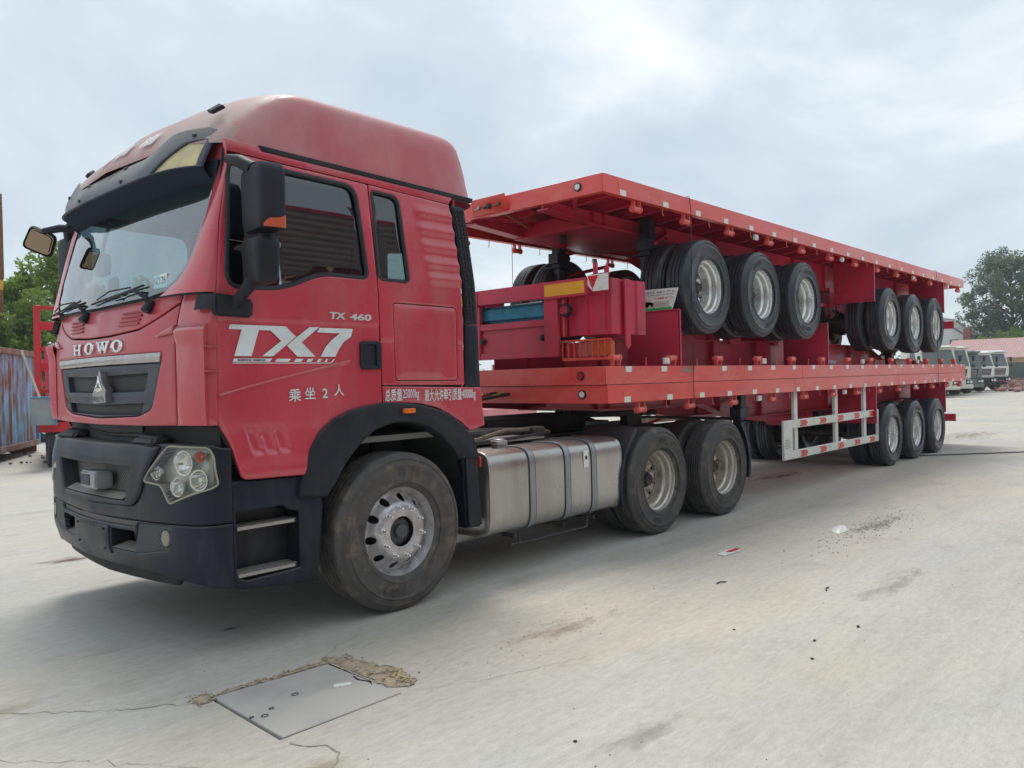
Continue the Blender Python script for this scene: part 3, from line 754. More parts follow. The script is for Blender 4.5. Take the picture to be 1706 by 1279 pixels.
# ---- high roof
RZ = [(0.0, -1.405, .045, .940, 0), (.035, -1.395, .050, .930, 0), (.12, -1.330, .060, .905, 0), (.19, -1.262, .068, .890, 0), (.27, -1.175, .080, .865, 0), (.345, -1.070, .098, .840, 0),
      (.385, -.995, .120, .820, 0), (.412, -.925, .150, .800, 0), (.432, -.85, .19, .770, 0), (.447, -.76, .25, .720, 0), (.460, -.62, .36, .60, 0), (.470, -.40, .58, .40, 0), (.475, -.15, .92, .15, 0)]
def roof_ring(k, n=96):
    dz, xf, ins, xr, _ = RZ[k]; out = []
    cx, cy = (xf + xr) / 2, 1.25; hx, hy = (xr - xf) / 2, 1.25 - ins
    for i in range(n):
        t = 2 * math.pi * i / n; c, s_ = math.cos(t), math.sin(t)
        e = 2 / (10 if k < 9 else 6)
        px = cx + hx * math.copysign(abs(c) ** e, c); py = cy + hy * math.copysign(abs(s_) ** e, s_)
        if px < cx:   # bowed front
            q = abs((py - cy) / hy); px += .17 * q ** 2.2 * min(1, (cx - px) / hx) ** 3
        z = 2.99 - .034 * (px + 1.2) * (1 - min(1, dz / .45)) + dz + (.012 - (px + 1.0) * .004) * min(1, dz / .4)
        out.append((px, py, z))
    return out
rg = G(); n_ = 96
for k in range(len(RZ)): rg.v += roof_ring(k)
# denser along the sides: rings joined
for k in range(len(RZ) - 1):
    for i in range(n_): rg.f.append((k * n_ + i, k * n_ + (i + 1) % n_, (k + 1) * n_ + (i + 1) % n_, (k + 1) * n_ + i))
rg.f.append(tuple((len(RZ) - 1) * n_ + i for i in range(n_)))
roof = part('high_roof', rg, [cab_fade_sky, M('dusty_roof_front', (.40, .16, .17), .55, 0, .14, 2.5, (.42, .36, .33), .75, 2.2, .47, (1, 1, .5), top=(.42, .34, .31), tamt=.6)], truck, smooth=R(60))
for f in roof.data.polygons:
    if f.center.x < -1.10 + .42 * sstep(3.10, 3.48, f.center.z): f.material_index = 1
ts = G()
def side_x(k, x): return RZ[k][2]
ts.prism([(-.97, roofline(-.97) - .012), (.785, roofline(.80) - .012), (.80, roofline(.8) + .022), (-.985, roofline(-.97) + .022)], 'y', .028, .07)
both('roof_gutter_trim', ts, black_plastic, truck, bev=.006)
ml = G(); ml.box(-1.20, -1.13, .42, .48, 3.245, 3.275)
# roof marker lamp near the front corner
mk = G(); mk.hexa([(-1.165, .23, 3.190), (-1.105, .19, 3.232), (-1.105, .24, 3.250), (-1.165, .28, 3.205), (-1.185, .23, 3.205), (-1.125, .19, 3.250), (-1.125, .24, 3.268), (-1.185, .28, 3.222)])
both('roof_marker_lamp', mk, black_plastic, roof, bev=.004)
def RFs(y, t):   # point on the sloping roof front, t = height above 2.99
    k = [r[0] for r in RZ]; xf = np.interp(t, k, [r[1] for r in RZ]); q = abs((y - 1.25) / 1.17); return (xf + .17 * q ** 2.2 - .006, y, 2.99 + t + (.012 - (xf + 1) * .004) * min(1, t / .4) - .034 * (xf + 1.2) * (1 - min(1, t / .45)) + .004)
for s_, y0, y1 in (('福', .90, .72), ('昌', 1.22, 1.06), ('顺', 1.52, 1.38)):
    rt = G(); text_on(rt, s_, 0, 1, 0, 1, lambda u, v, w: RFs(y0 + (y1 - y0) * u, .085 + .095 * v), .0, .01); part('roof_character', rt, decal_white, roof)

# ---- sun visor
def vx(y): q = abs(y - 1.25) / 1.25; return -1.462 + .08 * q ** 2 + .27 * q ** 7
def v_lo(y): q = abs(y - 1.25) / 1.17; return 2.832 + .012 * q
def v_hi(y):
    q = abs(y - 1.25); return 2.985 + .115 * sstep(.50, .84, q) - .05 * sstep(1.05, 1.15, q)
def visor(u, v):
    y = .155 + 2.19 * u; z = v_lo(y) + (v_hi(y) - v_lo(y)) * v
    return (vx(y) + .05 * v * v + .03 * v + .04 * v * sstep(.5, .84, abs(y - 1.25)), y, z)
def visor_out(u, v, w):
    p = visor(u, v); return (p[0] + w, p[1], p[2])
amb = roundpoly([(.025, .06), (.155, .04), (.120, .22), (.055, .56), (.015, .62)], .01)
vo = [(0, 0), (1, 0), (1, 1), (0, 1)]
vg = sheet(vo, [roundpoly([(.012, .03), (.17, .02), (.13, .26), (.06, .64), (.010, .68)], .01), roundpoly([(1 - a, b) for a, b in [(.012, .03), (.17, .02), (.13, .26), (.06, .64), (.010, .68)]], .01)], .02, visor_out, .02, .006)
vis = part('sun_visor', vg, visor_mat, truck)
for f_ in (0, 1):
    ag = sheet([(1 - a, b) if f_ else (a, b) for a, b in roundpoly([(.012, .03), (.17, .02), (.13, .26), (.06, .64), (.010, .68)], .01)], [], .03, lambda u, v, w: visor_out(u, v, w + .018), .01, .002)
    part('visor_lamp', ag, amber_dull, vis)
for y, v in ((.26, .80), (2.24, .80), (.95, .86), (.90, .20), (1.58, .86), (1.62, .20), (2.0, .5)):
    p = visor((y - .155) / 2.19, v); gq = G(); gq.cyl((p[0] + .01, p[1], p[2]), (p[0] - .010, p[1], p[2] - .001), .016, .013, 8)
    part('visor_bolt', gq, seal, vis)
us = G(); us.grid(lambda u, v: (vx(.155 + 2.19 * u) + .015 + v * (WS(.155 + 2.19 * u, 2.80)[0] - vx(.155 + 2.19 * u) - .02), .155 + 2.19 * u, v_lo(.155 + 2.19 * u) + .004 - .075 * math.sin(v * 1.5)), 30, 6)
us.grid(lambda u, v: (WS(.12 + 2.26 * u, 2.79)[0] - .008 + .012 * v, .12 + 2.26 * u, 2.775 + .13 * v - .02 * abs(u - .5)), 30, 3)
part('visor_underside', us, M('shaded_visor_blue_black', (.026, .034, .054), .9, 0, .1, spec=.1), vis)  # shade under the visor put into a darker colour

# ---- wipers
for (ya, yb, za) in ((.56, 1.02, 2.16), (1.52, 2.0, 2.15)):
    g = G(); base = Vector(FF(PF.of(ya), 2.05, -.02)); base.z = 2.055
    knee = Vector(WS(ya + .08, 2.155, -.045)); mid = Vector(WS(ya + .14, 2.165, -.035)); tip = Vector(WS(yb, 2.135, -.02))
    g.tube([base, base + Vector((-.01, .01, .05)), knee, mid, tip], [.016, .013, .011, .009, .006], 8)
    g.cyl(base + Vector((-.02, 0, -.03)), base + Vector((.02, 0, .03)), .030, .024, 12)
    wp = part('wiper', g, black_plastic, truck)
    b = G(); a0, a1 = Vector(WS(yb - .42, 2.185 if ya < 1 else 2.17, -.018)), Vector(WS(yb + .30, 2.125, -.018))
    b.tube([a0.lerp(a1, t) for t in (0, .25, .5, .75, 1)], .007, 6); b.tube([a0.lerp(a1, .2) + Vector((-.012, 0, .012)), a0.lerp(a1, .55) + Vector((-.026, 0, .03)), a0.lerp(a1, .85) + Vector((-.012, 0, .012))], .005, 6)
    part('wiper_blade', b, dark, wp)
# ---- mirrors
def pod(g, cx, cy, z0, z1, hx, hy, yaw, taper=.9, n=20, m=12, e=.5):
    ca, sa = math.cos(yaw), math.sin(yaw)
    def fn(u, v):
        t = -1 + 2 * v; k = (1 - abs(t) ** 7) ** .28 if abs(t) < 1 else 0
        k = max(k, .02) * (1 - (1 - taper) * (.5 - .5 * t)); a = 2 * math.pi * u
        x = hx * k * math.copysign(abs(math.cos(a)) ** e, math.cos(a)); y = hy * k * math.copysign(abs(math.sin(a)) ** e, math.sin(a))
        return (cx + x * ca - y * sa, cy + x * sa + y * ca, z0 + (z1 - z0) * v)
    g.grid(fn, n, m, True); return g
g = G(); pod(g, -1.115, -.225, 2.410, 2.815, .085, .160, R(-8), .97, 28, 18, .42); mir1, mir1f = both('mirror_housing', g, black_plastic, truck)
g = G(); pod(g, -1.125, -.20, 2.125, 2.402, .080, .135, R(-8), .86, 28, 16, .45); mir2, mir2f = both('lower_mirror_housing', g, black_plastic, truck)
g = G()
g.tube([(-1.14, -.17, 2.20), (-1.17, -.13, 2.12), (-1.20, -.08, 2.06), (-1.20, -.03, 2.03)], [.042, .036, .032, .036], 10)
both('mirror_arm', g, black_plastic, truck); g = G()
g.tube([(-1.16, -.20, 2.78), (-1.20, -.12, 2.835), (-1.215, -.03, 2.86)], [.045, .036, .030], 10)
both('mirror_arm', g, black_plastic, truck); g = G()
g.tube([(-1.10, -.215, 2.38), (-1.10, -.215, 2.44)], .05, 10)
both('mirror_joint', g, black_plastic, truck)
g = G(); g.prism([(-1.325, 1.965), (-1.100, 1.960), (-1.090, 2.05), (-1.12, 2.075), (-1.325, 2.090)], 'y', -.055, .004)
both('mirror_bracket', g, black_plastic, truck, bev=.012, seg=2)
g = G(); g.grid(lambda u, v: FF(PF.of(.002 + .09 * (1 - u)), 2.0 + .088 * v, -.045 if .12 < u else -.01), 8, 3)
g.grid(lambda u, v: tuple(Vector(FF(PF.of(.002 + .09 * (1 - u)), 2.088, -.045)).lerp(Vector(FF(PF.of(.002 + .09 * (1 - u)), 2.088, .0)), v)), 8, 2)
both('mirror_bracket_cover', g, black_plastic, truck)
for f_ in (0, 1):
    g = G(); z0, z1 = 2.435, 2.495
    def lens_(u, v):
        a = R(-118 + 62 * u); e = .42; x = .0865 * math.copysign(abs(math.cos(a)) ** e, math.cos(a)) * .985; y = .163 * math.copysign(abs(math.sin(a)) ** e, math.sin(a)) * .985
        ca, sa = math.cos(R(-8)), math.sin(R(-8)); return (-1.115 + x * ca - y * sa, -.225 + x * sa + y * ca, 2.432 + v * .07 * (.25 + .75 * math.sin(math.pi * .5 * u)))
    g.grid(lens_, 16, 4)
    if f_: g.v = [MIR(p) for p in g.v]
    part('indicator_lens', g, M('red_orange_lens', (.50, .085, .035), .35, 0),  mir1f if f_ else mir1)
# front ramp mirror on the far corner
g = G(); cM = Vector((-1.455, 2.47, 2.70)); nM = Vector((-.62, -.72, -.30)).normalized(); uM = nM.cross(Vector((0, 0, 1))).normalized(); vM = uM.cross(nM)
def mm(a, b, d): a, b = .86 * (a * .90 - b * .44), .86 * (a * .44 + b * .90); return tuple(cM + uM * a + vM * b + nM * d)
rr = roundpoly([(-.125, -.10), (.12, -.105), (.105, .105), (-.115, .10)], .05, 6)
g.add([mm(a, b, 0) for a, b in rr] + [mm(a * 1.08, b * 1.1, -.02) for a, b in rr] + [mm(a * .6, b * .6, -.07) for a, b in rr], [(i, (i + 1) % len(rr), len(rr) + (i + 1) % len(rr), len(rr) + i) for i in range(len(rr))] + [(len(rr) + i, len(rr) + (i + 1) % len(rr), 2 * len(rr) + (i + 1) % len(rr), 2 * len(rr) + i) for i in range(len(rr))] + [tuple(2 * len(rr) + i for i in range(len(rr)))] )
fm = part('front_mirror', g, black_plastic, truck)
g = G(); g.add([mm(a * .80, b * .78, .001) for a, b in rr], [tuple(range(len(rr)))]); g.add([mm(a * .9, b * .9, -.01) for a, b in rr], [tuple(range(len(rr)))]); part('front_mirror_glass', g, mirror_mat, fm)
g = G(); g.tube([mm(-.03, .02, -.05), (-1.42, 2.44, 2.78), (-1.34, 2.36, 2.80), (-1.25, 2.33, 2.80)], [.022, .028, .030, .034], 10); part('front_mirror_arm', g, black_plastic, fm)

# ---- bumper
LAMP = [(.322, 1.226), (.034, 1.220), (.016, 1.170), (.006, .993), (.268, .896), (.345, 1.002), (.516, 1.014)]
LP = roundpoly(LAMP, [.03, .03, .02, .03, .02, .03, .03])
bu_half = [(1.25, 1.222), (.613, 1.232), (.349, 1.236), (.02, 1.232), (.0, 1.21), (.0, .782), (.26, .782), (.64, .776), (1.25, .762)]
mirp = lambda P_: [(2.5 - y, z) for y, z in reversed(P_)]
SH = roundpoly(mirror_outline([(1.25, 1.228), (.60, 1.232), (.385, 1.222), (.565, .915), (.64, .858), (1.25, .838)]), [0, .01, .02, .04, .04, 0, 0, .04, .04, .02, .01, 0])
bug = sheet(AY(PB, roundpoly(bu_half + [(2.5 - y, z) for y, z in reversed(bu_half)], .004)), [AY(PB, LP), AY(PB, mirp(LP)), AY(PB, SH)], .035, FB, .10, .010)
bumper = part('bumper', bug, bumper_mat, truck)
INS = roundpoly([(.640, 1.092), (1.86, 1.092), (1.765, .882), (.735, .882)], .02)
shg = sheet(AY(PB, [(1.25 + (y - 1.25) * .994, 1.04 + (z - 1.04) * .985) for y, z in SH]), [AY(PB, INS)], .035,
            lambda a, z, w: FB(a, z, w - .016), .13, .016)
shield = part('bumper_shield', shg, bumper_mat, truck)
g = sheet(AY(PB, INS), [], .08, lambda a, z, w: FB(a, z, w + .09), .002, .001); part('shield_mesh', g, honey, shield)
g = sheet(AY(PB, roundpoly([(.755, .918), (1.745, .918), (1.72, .890), (.78, .890)], .004)), [], .04, lambda a, z, w: FB(a, z, w - .010 + (z - .89) * 2.4), .012, .003); part('shield_step', g, tread_plate, shield)
# sensor box in the shield
g = G(); g.box(-1.60, -1.49, 1.03, 1.29, .935, 1.045); sb = part('radar_box', g, strap_mat, shield, bev=.012, seg=2)
g = G(); g.box(-1.604, -1.598, 1.12, 1.27, .955, 1.025); part('radar_face', g, leg_blue, shield, bev=.002)
# lower bumper
def fly(yc, zc, r, n=20): return [(yc + r * .8 * math.cos(t), zc + r * math.sin(t)) for t in [2 * math.pi * i / n for i in range(n)]]
H1 = roundpoly([(.650, .706), (.946, .698), (.953, .572), (.588, .576)], .012)
FOG = fly(.318, .694, .050)
STR = [(.62, .768), (1.25, .757), (1.88, .768), (1.86, .732), (1.25, .720), (.64, .732)]
TRI = roundpoly([(.27, .770), (.600, .758), (.655, .570), (.30, .625)], .01)
lb_half = [(1.25, .756), (.64, .770), (.26, .776), (.0, .776), (.0, .402), (.08, .430), (.42, .468), (1.25, .460)]
lbg = sheet(AY(PB, lb_half + [(2.5 - y, z) for y, z in reversed(lb_half)]), [AY(PB, H1), AY(PB, mirp(H1)), AY(PB, STR), AY(PB, TRI), AY(PB, mirp(TRI))], .03, FB, .16, .010)
lower_b = part('lower_bumper', lbg, bumper_mat, truck)
g = sheet(AY(PB, STR), [], .05, lambda a, z, w: FB(a, z, w + .018), .002, .001); part('bumper_mesh', g, honey, lower_b)
for f_ in (0, 1):
    mf = mirp if f_ else (lambda q: q)
    g = sheet(AY(PB, mf(TRI)), [AY(PB, mf(FOG))], .04, lambda a, z, w: FB(a, z, w + .008), .03, .002); part('bumper_mesh', g, honey_fine, lower_b)
    g = sheet(AY(PB, mf(fly(.318, .694, .047))), [], .02, lambda a, z, w: FB(a, z, w - .001), .02, .006); fo = part('fog_lamp', g, M('dusty_fog_lens', (.26, .25, .20), .35, 0, .1), lower_b)
    g = sheet(AY(PB, mf(H1)), [], .08, lambda a, z, w: FB(a, z, w + .15), .002, .001); part('step_recess', g, dark, lower_b)
    q = [(.60, .602), (.95, .602), (.945, .578), (.605, .580)]
    g = sheet(AY(PB, mf(q)), [], .03, lambda a, z, w: FB(a, z, w + .002 + (z - .578) * 4.5), .01, .002); part('bumper_step', g, tread_plate, lower_b)
# number plate panel between the step holes
g = sheet(AY(PB, roundpoly([(.962, .712), (1.538, .712), (1.545, .535), (.955, .535)], .01)), [], .06, lambda a, z, w: FB(a, z, w - .010), .02, .006)
pl_ = part('plate_carrier', g, bumper_mat, lower_b)
for yb in (1.03, 1.47):
    for zb in (.685, .56):
        g = G(); p = FB(PB.of(yb), zb, -.010); g.cyl(p, (p[0] - .006, p[1], p[2]), .008, n=8); part('plate_bolt', g, dark, lower_b)
g = sheet(AY(PB, [(1.25, .47), (.5, .474), (.32, .455), (.36, .395), (1.25, .375), (2.14, .395), (2.18, .455), (2.0, .474)]), [], .06, lambda a, z, w: FB(a, z, w + .05), .03, .006)
part('bumper_lip', g, dark, bumper)
# humps on the bumper top and the dark gap above it
for yc in (.60, 1.90):
    g = G(); g.hexa([(-1.50, yc - .17, 1.225), (-1.38, yc - .17, 1.225), (-1.38, yc + .12, 1.225), (-1.52, yc + .12, 1.225), (-1.47, yc - .14, 1.275), (-1.38, yc - .14, 1.285), (-1.38, yc + .09, 1.295), (-1.48, yc + .09, 1.28)])
    part('bumper_hinge', g, black_plastic, bumper, bev=.018, seg=3)
g = G(); g.grid(lambda u, v: (-1.36 + .10 * abs(2 * u - 1) ** 6, .06 + 2.38 * u, 1.14 + .22 * v), 20, 2); part('radiator_shroud', g, dark, truck)
g = G(); g.box(-1.375, -1.368, .85, 1.75, 1.20, 1.33); part('radiator_core', g, honey_fine, truck)
g = G()
g.tube([(-1.34, .75, 1.31), (-1.40, .80, 1.27), (-1.38, 1.4, 1.26), (-1.36, 1.9, 1.30)], .014, 8); part('front_hose', g, chassis, truck)
# ---- headlamps
refl = [(.190, 1.130, .074, 0), (.425, 1.072, .050, 1), (.078, 1.035, .062, 2), (.228, .992, .056, 3), (.084, 1.168, .034, 4)]
for f_ in (0, 1):
    mf = mirp if f_ else (lambda q: q)
    g = sheet(AY(PB, mf(LP)), [], .03, lambda a, z, w: FB(a, z, w + .075), .004, .001)
    hl = part('headlamp', g, M('lamp_bowl', (.55, .56, .53), .35, .4, .1, 10), truck)
    # side walls of the bowl
    lp = resample(LP, .03); gq = G(); n = len(lp)
    A_ = [FB(PB.of(2.5 - y if f_ else y), z, .002) for y, z in lp]; B_ = [FB(PB.of(2.5 - y if f_ else y), z, .076) for y, z in lp]
    gq.add(A_ + B_, [(i, (i + 1) % n, n + (i + 1) % n, n + i) for i in range(n)]); part('lamp_housing', gq, strap_mat, hl)
    for yc, zc, r, k in refl:
        yy = 2.5 - yc if f_ else yc
        p = Vector(FB(PB.of(yy), zc, .018)); nx, ny = PB.nrm(PB.of(yy)); d = Vector((-nx, -ny, 0)) * .55 + Vector((-.75, -.25 * (1 if not f_ else -1), 0)) * .45; d.normalize()
        gq = G(); u = d.orthogonal().normalized(); w_ = d.cross(u); pr = [(r, .0), (r * .97, -.006), (r * .86, -.006), (r * .80, -.02), (r * .55, -.045), (r * .2, -.058), (.001, -.06)]
        vs_ = []; N_ = 22
        for i in range(N_):
            t = 2 * math.pi * i / N_
            for rr_, dd in pr: vs_.append(p + (u * math.cos(t) + w_ * math.sin(t)) * rr_ + d * dd)
        K = len(pr); gq.add(vs_, [(i * K + j, i * K + j + 1, ((i + 1) % N_) * K + j + 1, ((i + 1) % N_) * K + j) for i in range(N_) for j in range(K - 1)])
        part('lamp_reflector', gq, M('orange_bulb', (.60, .10, .02), .3, 0) if k == 4 else chrome, hl)
        gq = G()
        if k == 1:
            for q in range(7):
                t = 2 * math.pi * q / 6; o = Vector((0, 0, 0)) if q == 6 else (u * math.cos(t) + w_ * math.sin(t)) * r * .52
                gq.cyl(p + o - d * .03, p + o - d * .012, r * .17, n=8)
        else: gq.cyl(p - d * .05, p - d * .018, r * .30, r * .22, 10)
        part('lamp_bulb', gq, white_lens if k != 4 else amber_mat, hl)
    g = sheet(AY(PB, mf(LP)), [], .03, lambda a, z, w: FB(a, z, w - .004), .004, .012); part('lamp_lens', g, lamp_glass, hl)
    gq = G(); gq.tube([FB(PB.of(2.5 - y if f_ else y), z, -.002) for y, z in lp], .006, 6, True); part('lamp_rim', gq, M('yellowed_lens_edge', (.34, .33, .25), .4, 0), hl)

# ---- steps below the door
for f_ in (0, 1):
    out = []
    g = G()
    panel = [(-1.222, 1.012), (-.70, .995), (-.628, .86), (-.618, .800), (-.668, .335), (-1.16, .385), (-1.222, .400)]
    hole = roundpoly([(-1.205, .835), (-.90, .838), (-.845, .80), (-.79, .79), (-.79, .445), (-1.14, .432), (-1.205, .46)], .01)
    sheet(panel, [hole], .05, lambda u, v, w: (u, w + .002 + (.012 if v > .88 else 0), v), .20, .012, g)
    out.append(('step_housing', g, bumper_mat))
    g = G(); g.box(-1.215, -.78, .15, .165, .40, .85); g.box(-1.215, -1.205, .01, .22, .42, .85); out.append(('step_back_wall', g, bumper_mat))
    for zt in (.742, .470):
        g = G(); g.prism([(-1.205, .012), (-.80, .020), (-.80, .22), (-1.205, .22)], 'z', zt - .022, zt); out.append(('step_tread', g, black_plastic))
    for nm, g, mt in out:
        if f_: g.v = [MIR(p) for p in g.v]
        o = part(nm, g, mt, truck)
        if nm == 'step_tread':
            zt = max(p[2] for p in g.v); h = G(); h.prism([(-1.20, .004), (-.83, .014), (-.80, .03), (-.80, .19), (-1.20, .19)], 'z', zt + .001, zt + .006)
            he = G(); he.box(-1.20, -.83, .0, .010, zt - .012, zt + .007)
            if f_: h.v = [MIR(p) for p in h.v]
            if f_: he.v = [MIR(p) for p in he.v]
            part('tread_plate', h, tread_plate, o); part('tread_edge', he, steel, o)
# ---- front mudguard
FO = [(-.80, .880), (-.765, 1.012), (-.711, 1.165), (-.64, 1.265), (-.53, 1.345), (-.40, 1.392), (-.28, 1.415), (-.122, 1.432), (.03, 1.424), (.196, 1.404), (.35, 1.365), (.481, 1.315), (.62, 1.222), (.690, 1.130), (.70, 1.03)]
FI = [(-.600, .855), (-.528, .948), (-.45, 1.054), (-.335, 1.172), (-.217, 1.252), (-.065, 1.290), (.091, 1.290), (.253, 1.245), (.387, 1.169), (.489, 1.071), (.555, .985)]
def fend(u, v, w):   # crowned in the middle
    d = min(1, .5 * (abs(math.hypot(u - .03, v - .50)) - .70) / .11)
    return (u, -.022 - .018 * math.exp(-((math.hypot(u - .0, (v - .46)) - .86) / .05) ** 2) * .6 + w, v)
g = sheet(FO + FI[::-1], [], .03, fend, .06, .012); part('x', g, black_plastic, truck).name = 'front_mudguard'
h = G(); h.v = [MIR(p) for p in g.v]; h.f = g.f; part('front_mudguard', h, black_plastic, truck)
al = []
g = G(); arc = [(-.575, .60)] + FI + [(.62, .80), (.66, .46)]
g.grid(lambda u, v: (np.interp(u, np.linspace(0, 1, len(arc)), [p[0] for p in arc]), .03 + .56 * v, np.interp(u, np.linspace(0, 1, len(arc)), [p[1] for p in arc]) + .004), 40, 3)
both('wheel_arch_liner', g, dark, truck)
g = G(); g.hexa([(.625, -.005, .46), (.80, -.005, .455), (.80, .50, .455), (.625, .50, .46), (.60, -.01, 1.04), (.745, -.01, 1.05), (.745, .50, 1.05), (.60, .50, 1.04)])
both('rear_mud_panel', g, bumper_mat, truck, bev=.02, seg=2)
g = G(); g.box(-.62, .62, .595, .612, .92, 1.34); both('arch_gap_filler', g, dark, truck)  # dark sheet added to keep bright ground from showing through the arch
g = G(); g.hexa([(.54, -.03, 1.00), (.765, -.025, .965), (.765, .40, .965), (.54, .40, 1.0), (.60, -.025, 1.14), (.70, -.02, 1.16), (.70, .40, 1.16), (.60, .40, 1.14)])
both('mudguard_corner', g, black_plastic, truck, bev=.012, seg=2)
g = G(); g.box(.008, .108, -.060, -.030, 1.350, 1.385); both('side_marker_lamp', g, amber_mat, truck, bev=.005)
g = G(); g.box(.800, .812, .02, .075, .905, .985); both('rear_marker_lamp', g, M('orange_red_lens', (.75, .07, .02), .3, 0), truck, bev=.003)
# ---- rear corner air panels (perforated above, plain below)
g = sheet([(.575, 2.872), (.700, 2.866), (.775, 2.30), (.790, 1.99), (.668, 1.99), (.655, 2.30)], [], .03, lambda u, v, w: (u, ys(u, v) + .004 + w, v), .03, .006)
ap = both('side_fairing', g, bumper_mat, truck)
g = G()
for k in range(26):
    zc = 2.83 - k * .0315; x0 = float(np.interp(zc, [1.99, 2.30, 2.87], [.672, .66, .582])); x1 = float(np.interp(zc, [1.99, 2.30, 2.87], [.775, .760, .690]))
    for q in range(3):
        xa = x0 + (x1 - x0) * (q + .12) / 3; xb = x0 + (x1 - x0) * (q + .88) / 3
        g.box(xa, xb, ys(0, zc) - .003, ys(0, zc) + .003, zc - .010, zc + .010)
pm = G(); pm.v = [(p[0], p[1], p[2]) for p in g.v]; pm.f = g.f; part('fairing_slots', pm, dark, ap[0], kind='stuff')
g = sheet([(.668, 1.985), (.790, 1.985), (.803, 1.515), (.645, 1.522)], [], .04, lambda u, v, w: (u, ys(u, v) + .002 + w, v), .03, .008)
both('lower_side_fairing', g, bumper_mat, truck)
RW = [(.36, 2.27), (.86, 2.27), (.86, 2.62), (.36, 2.55)]; RW = roundpoly(RW, .03)
g = sheet([(.05, 1.20), (2.45, 1.20), (2.45, 2.93), (.05, 2.93)], [RW], .2, lambda u, v, w: (.622 - w, u, v), .02, .004); part('cab_rear_wall', g, cab_red, truck)
g = sheet(RW, [], .1, lambda u, v, w: (.612 - w, u, v), .004, .001); part('rear_window', g, M('clear_tint', (1, 1, 1)) if False else glass('rear_glass', (.75, .95, .90), .05), truck)
g = G(); g.box(.20, .66, .55, 1.95, .95, 1.28); part('engine_cover', g, dark, truck, bev=.02)

# ---- fuel tank
def tank(u, v, x0, x1):
    ya, yb, za, zb, r = .025, .69, .335, 1.005, .12
    t = 2 * math.pi * u; e = .34; c, s_ = math.cos(t), math.sin(t)
    y = (ya + yb) / 2 + (yb - ya) / 2 * math.copysign(abs(c) ** e, c); z = (za + zb) / 2 + (zb - za) / 2 * math.copysign(abs(s_) ** e, s_)
    return (x0 + (x1 - x0) * v, y, z)
g = G(); g.grid(lambda u, v: tank(u, v, .93, 2.645), 72, 14, True)
def tcap(xa, sgn):
    prof = [(0, 1.0), (.006, 1.012), (.022, 1.012), (.028, .995), (.030, .965), (.020, .93), (.016, .6), (.016, .02)]
    g.grid(lambda u, v: (lambda k, s_: tuple(Vector((xa + sgn * np.interp(v, np.linspace(0, 1, 8), [p[0] for p in prof]), .3575, .67)) + (Vector((0, tank(u, 0, 0, 1)[1] - .3575, tank(u, 0, 0, 1)[2] - .67)) * float(np.interp(v, np.linspace(0, 1, 8), [p[1] for p in prof])))))(0, 0), 72, 15, True)
tcap(.93, -1); tcap(2.645, 1)
ftank = part('fuel_tank', g, alu, truck, smooth=R(50))
for xs_ in (1.40, 1.86, 2.235):
    g = G()
    def st(off): return lambda u, v: (xs_ + .032 * (2 * v - 1) * off[1], .3575 + (tank(u, 0, 0, 1)[1] - .3575) * (1 + off[0]), .67 + (tank(u, 0, 0, 1)[2] - .67) * (1 + off[0]))
    g.grid(st((.022, 1)), 72, 2, True)
    for e_ in (-1, 1): g.grid(lambda u, v, e_=e_: (xs_ + .032 * e_, .3575 + (tank(u, 0, 0, 1)[1] - .3575) * (1 + .022 * v), .67 + (tank(u, 0, 0, 1)[2] - .67) * (1 + .022 * v)), 72, 2, True)
    sp_ = part('tank_strap', g, strap_mat, ftank)
    g = G(); g.grid(st((.010, 1.35)), 72, 2, True); part('strap_rubber', g, seal, ftank)
g = G(); g.cyl((1.27, .27, .97), (1.27, .27, 1.03), .062, .055, 20); g.cyl((1.27, .27, 1.03), (1.27, .27, 1.065), .072, .072, 20); g.cyl((1.27, .27, 1.065), (1.27, .27, 1.078), .05, .045, 16)
part('filler_cap', g, steel, ftank, bev=.004)
g = G(); g.box(2.085, 2.155, .0195, .022, .775, .925); tl = part('tank_label', g, white_film, ftank)
g = G(); g.box(2.105, 2.135, .0180, .019, .845, .875); part('label_print', g, dark, ftank)
g = G()
for xb in (1.24, 1.86, 2.30): g.box(xb - .012, xb + .012, .08, .80, .285, .315); g.box(xb - .012, xb + .012, .78, .82, .28, 1.0)
g.tube([(1.16, .06, .245), (1.26, .05, .24), (2.14, .05, .24), (2.2, .09, .29)], .010, 6); g.tube([(1.26, .05, .24), (1.30, .10, .32)], .010, 6); g.tube([(2.14, .05, .24), (2.22, .10, .31)], .010, 6)
part('tank_bracket', g, chassis, truck)
# far side: battery and air tank box
g = G(); g.box(.93, 1.9, 1.86, 2.46, .42, .98); part('battery_box', g, bumper_mat, truck, bev=.03, seg=2)
for xa in (2.1, 2.42):
    g = G(); g.cyl((xa, 1.85, .62), (xa, 2.44, .62), .14, n=24); part('air_tank', g, black_plastic, truck, bev=.02)
# ---- chassis
for yy in (.83, 1.67):
    s = -1 if yy < 1.25 else 1
    g = G(); g.box(-1.05, 5.25, yy - .006, yy + .006, .70, 1.00); g.box(-1.05, 5.25, yy - .04, yy + .04, .992, 1.004); g.box(-1.05, 5.25, yy - .04, yy + .04, .696, .708)
    part('chassis_rail', g, chassis, truck)
for xc in (-.95, .35, 1.6, 2.65, 3.96, 5.2):
    g = G(); g.box(xc - .05, xc + .05, .84, 1.66, .74, .96); part('cross_beam', g, chassis, truck, bev=.01)
for xa in (0, 3.289, 4.639):
    g = G(); g.cyl((xa, .35, .54), (xa, 2.15, .54), .075, n=16)
    if xa: g.cyl((xa - .03, 1.05, .56), (xa - .03, 1.45, .56), .22, n=20); g.tube([(xa - .3, 1.25, .6), (xa - 1.2, 1.25, .66)], .05, 10)
    part('axle', g, chassis, truck)
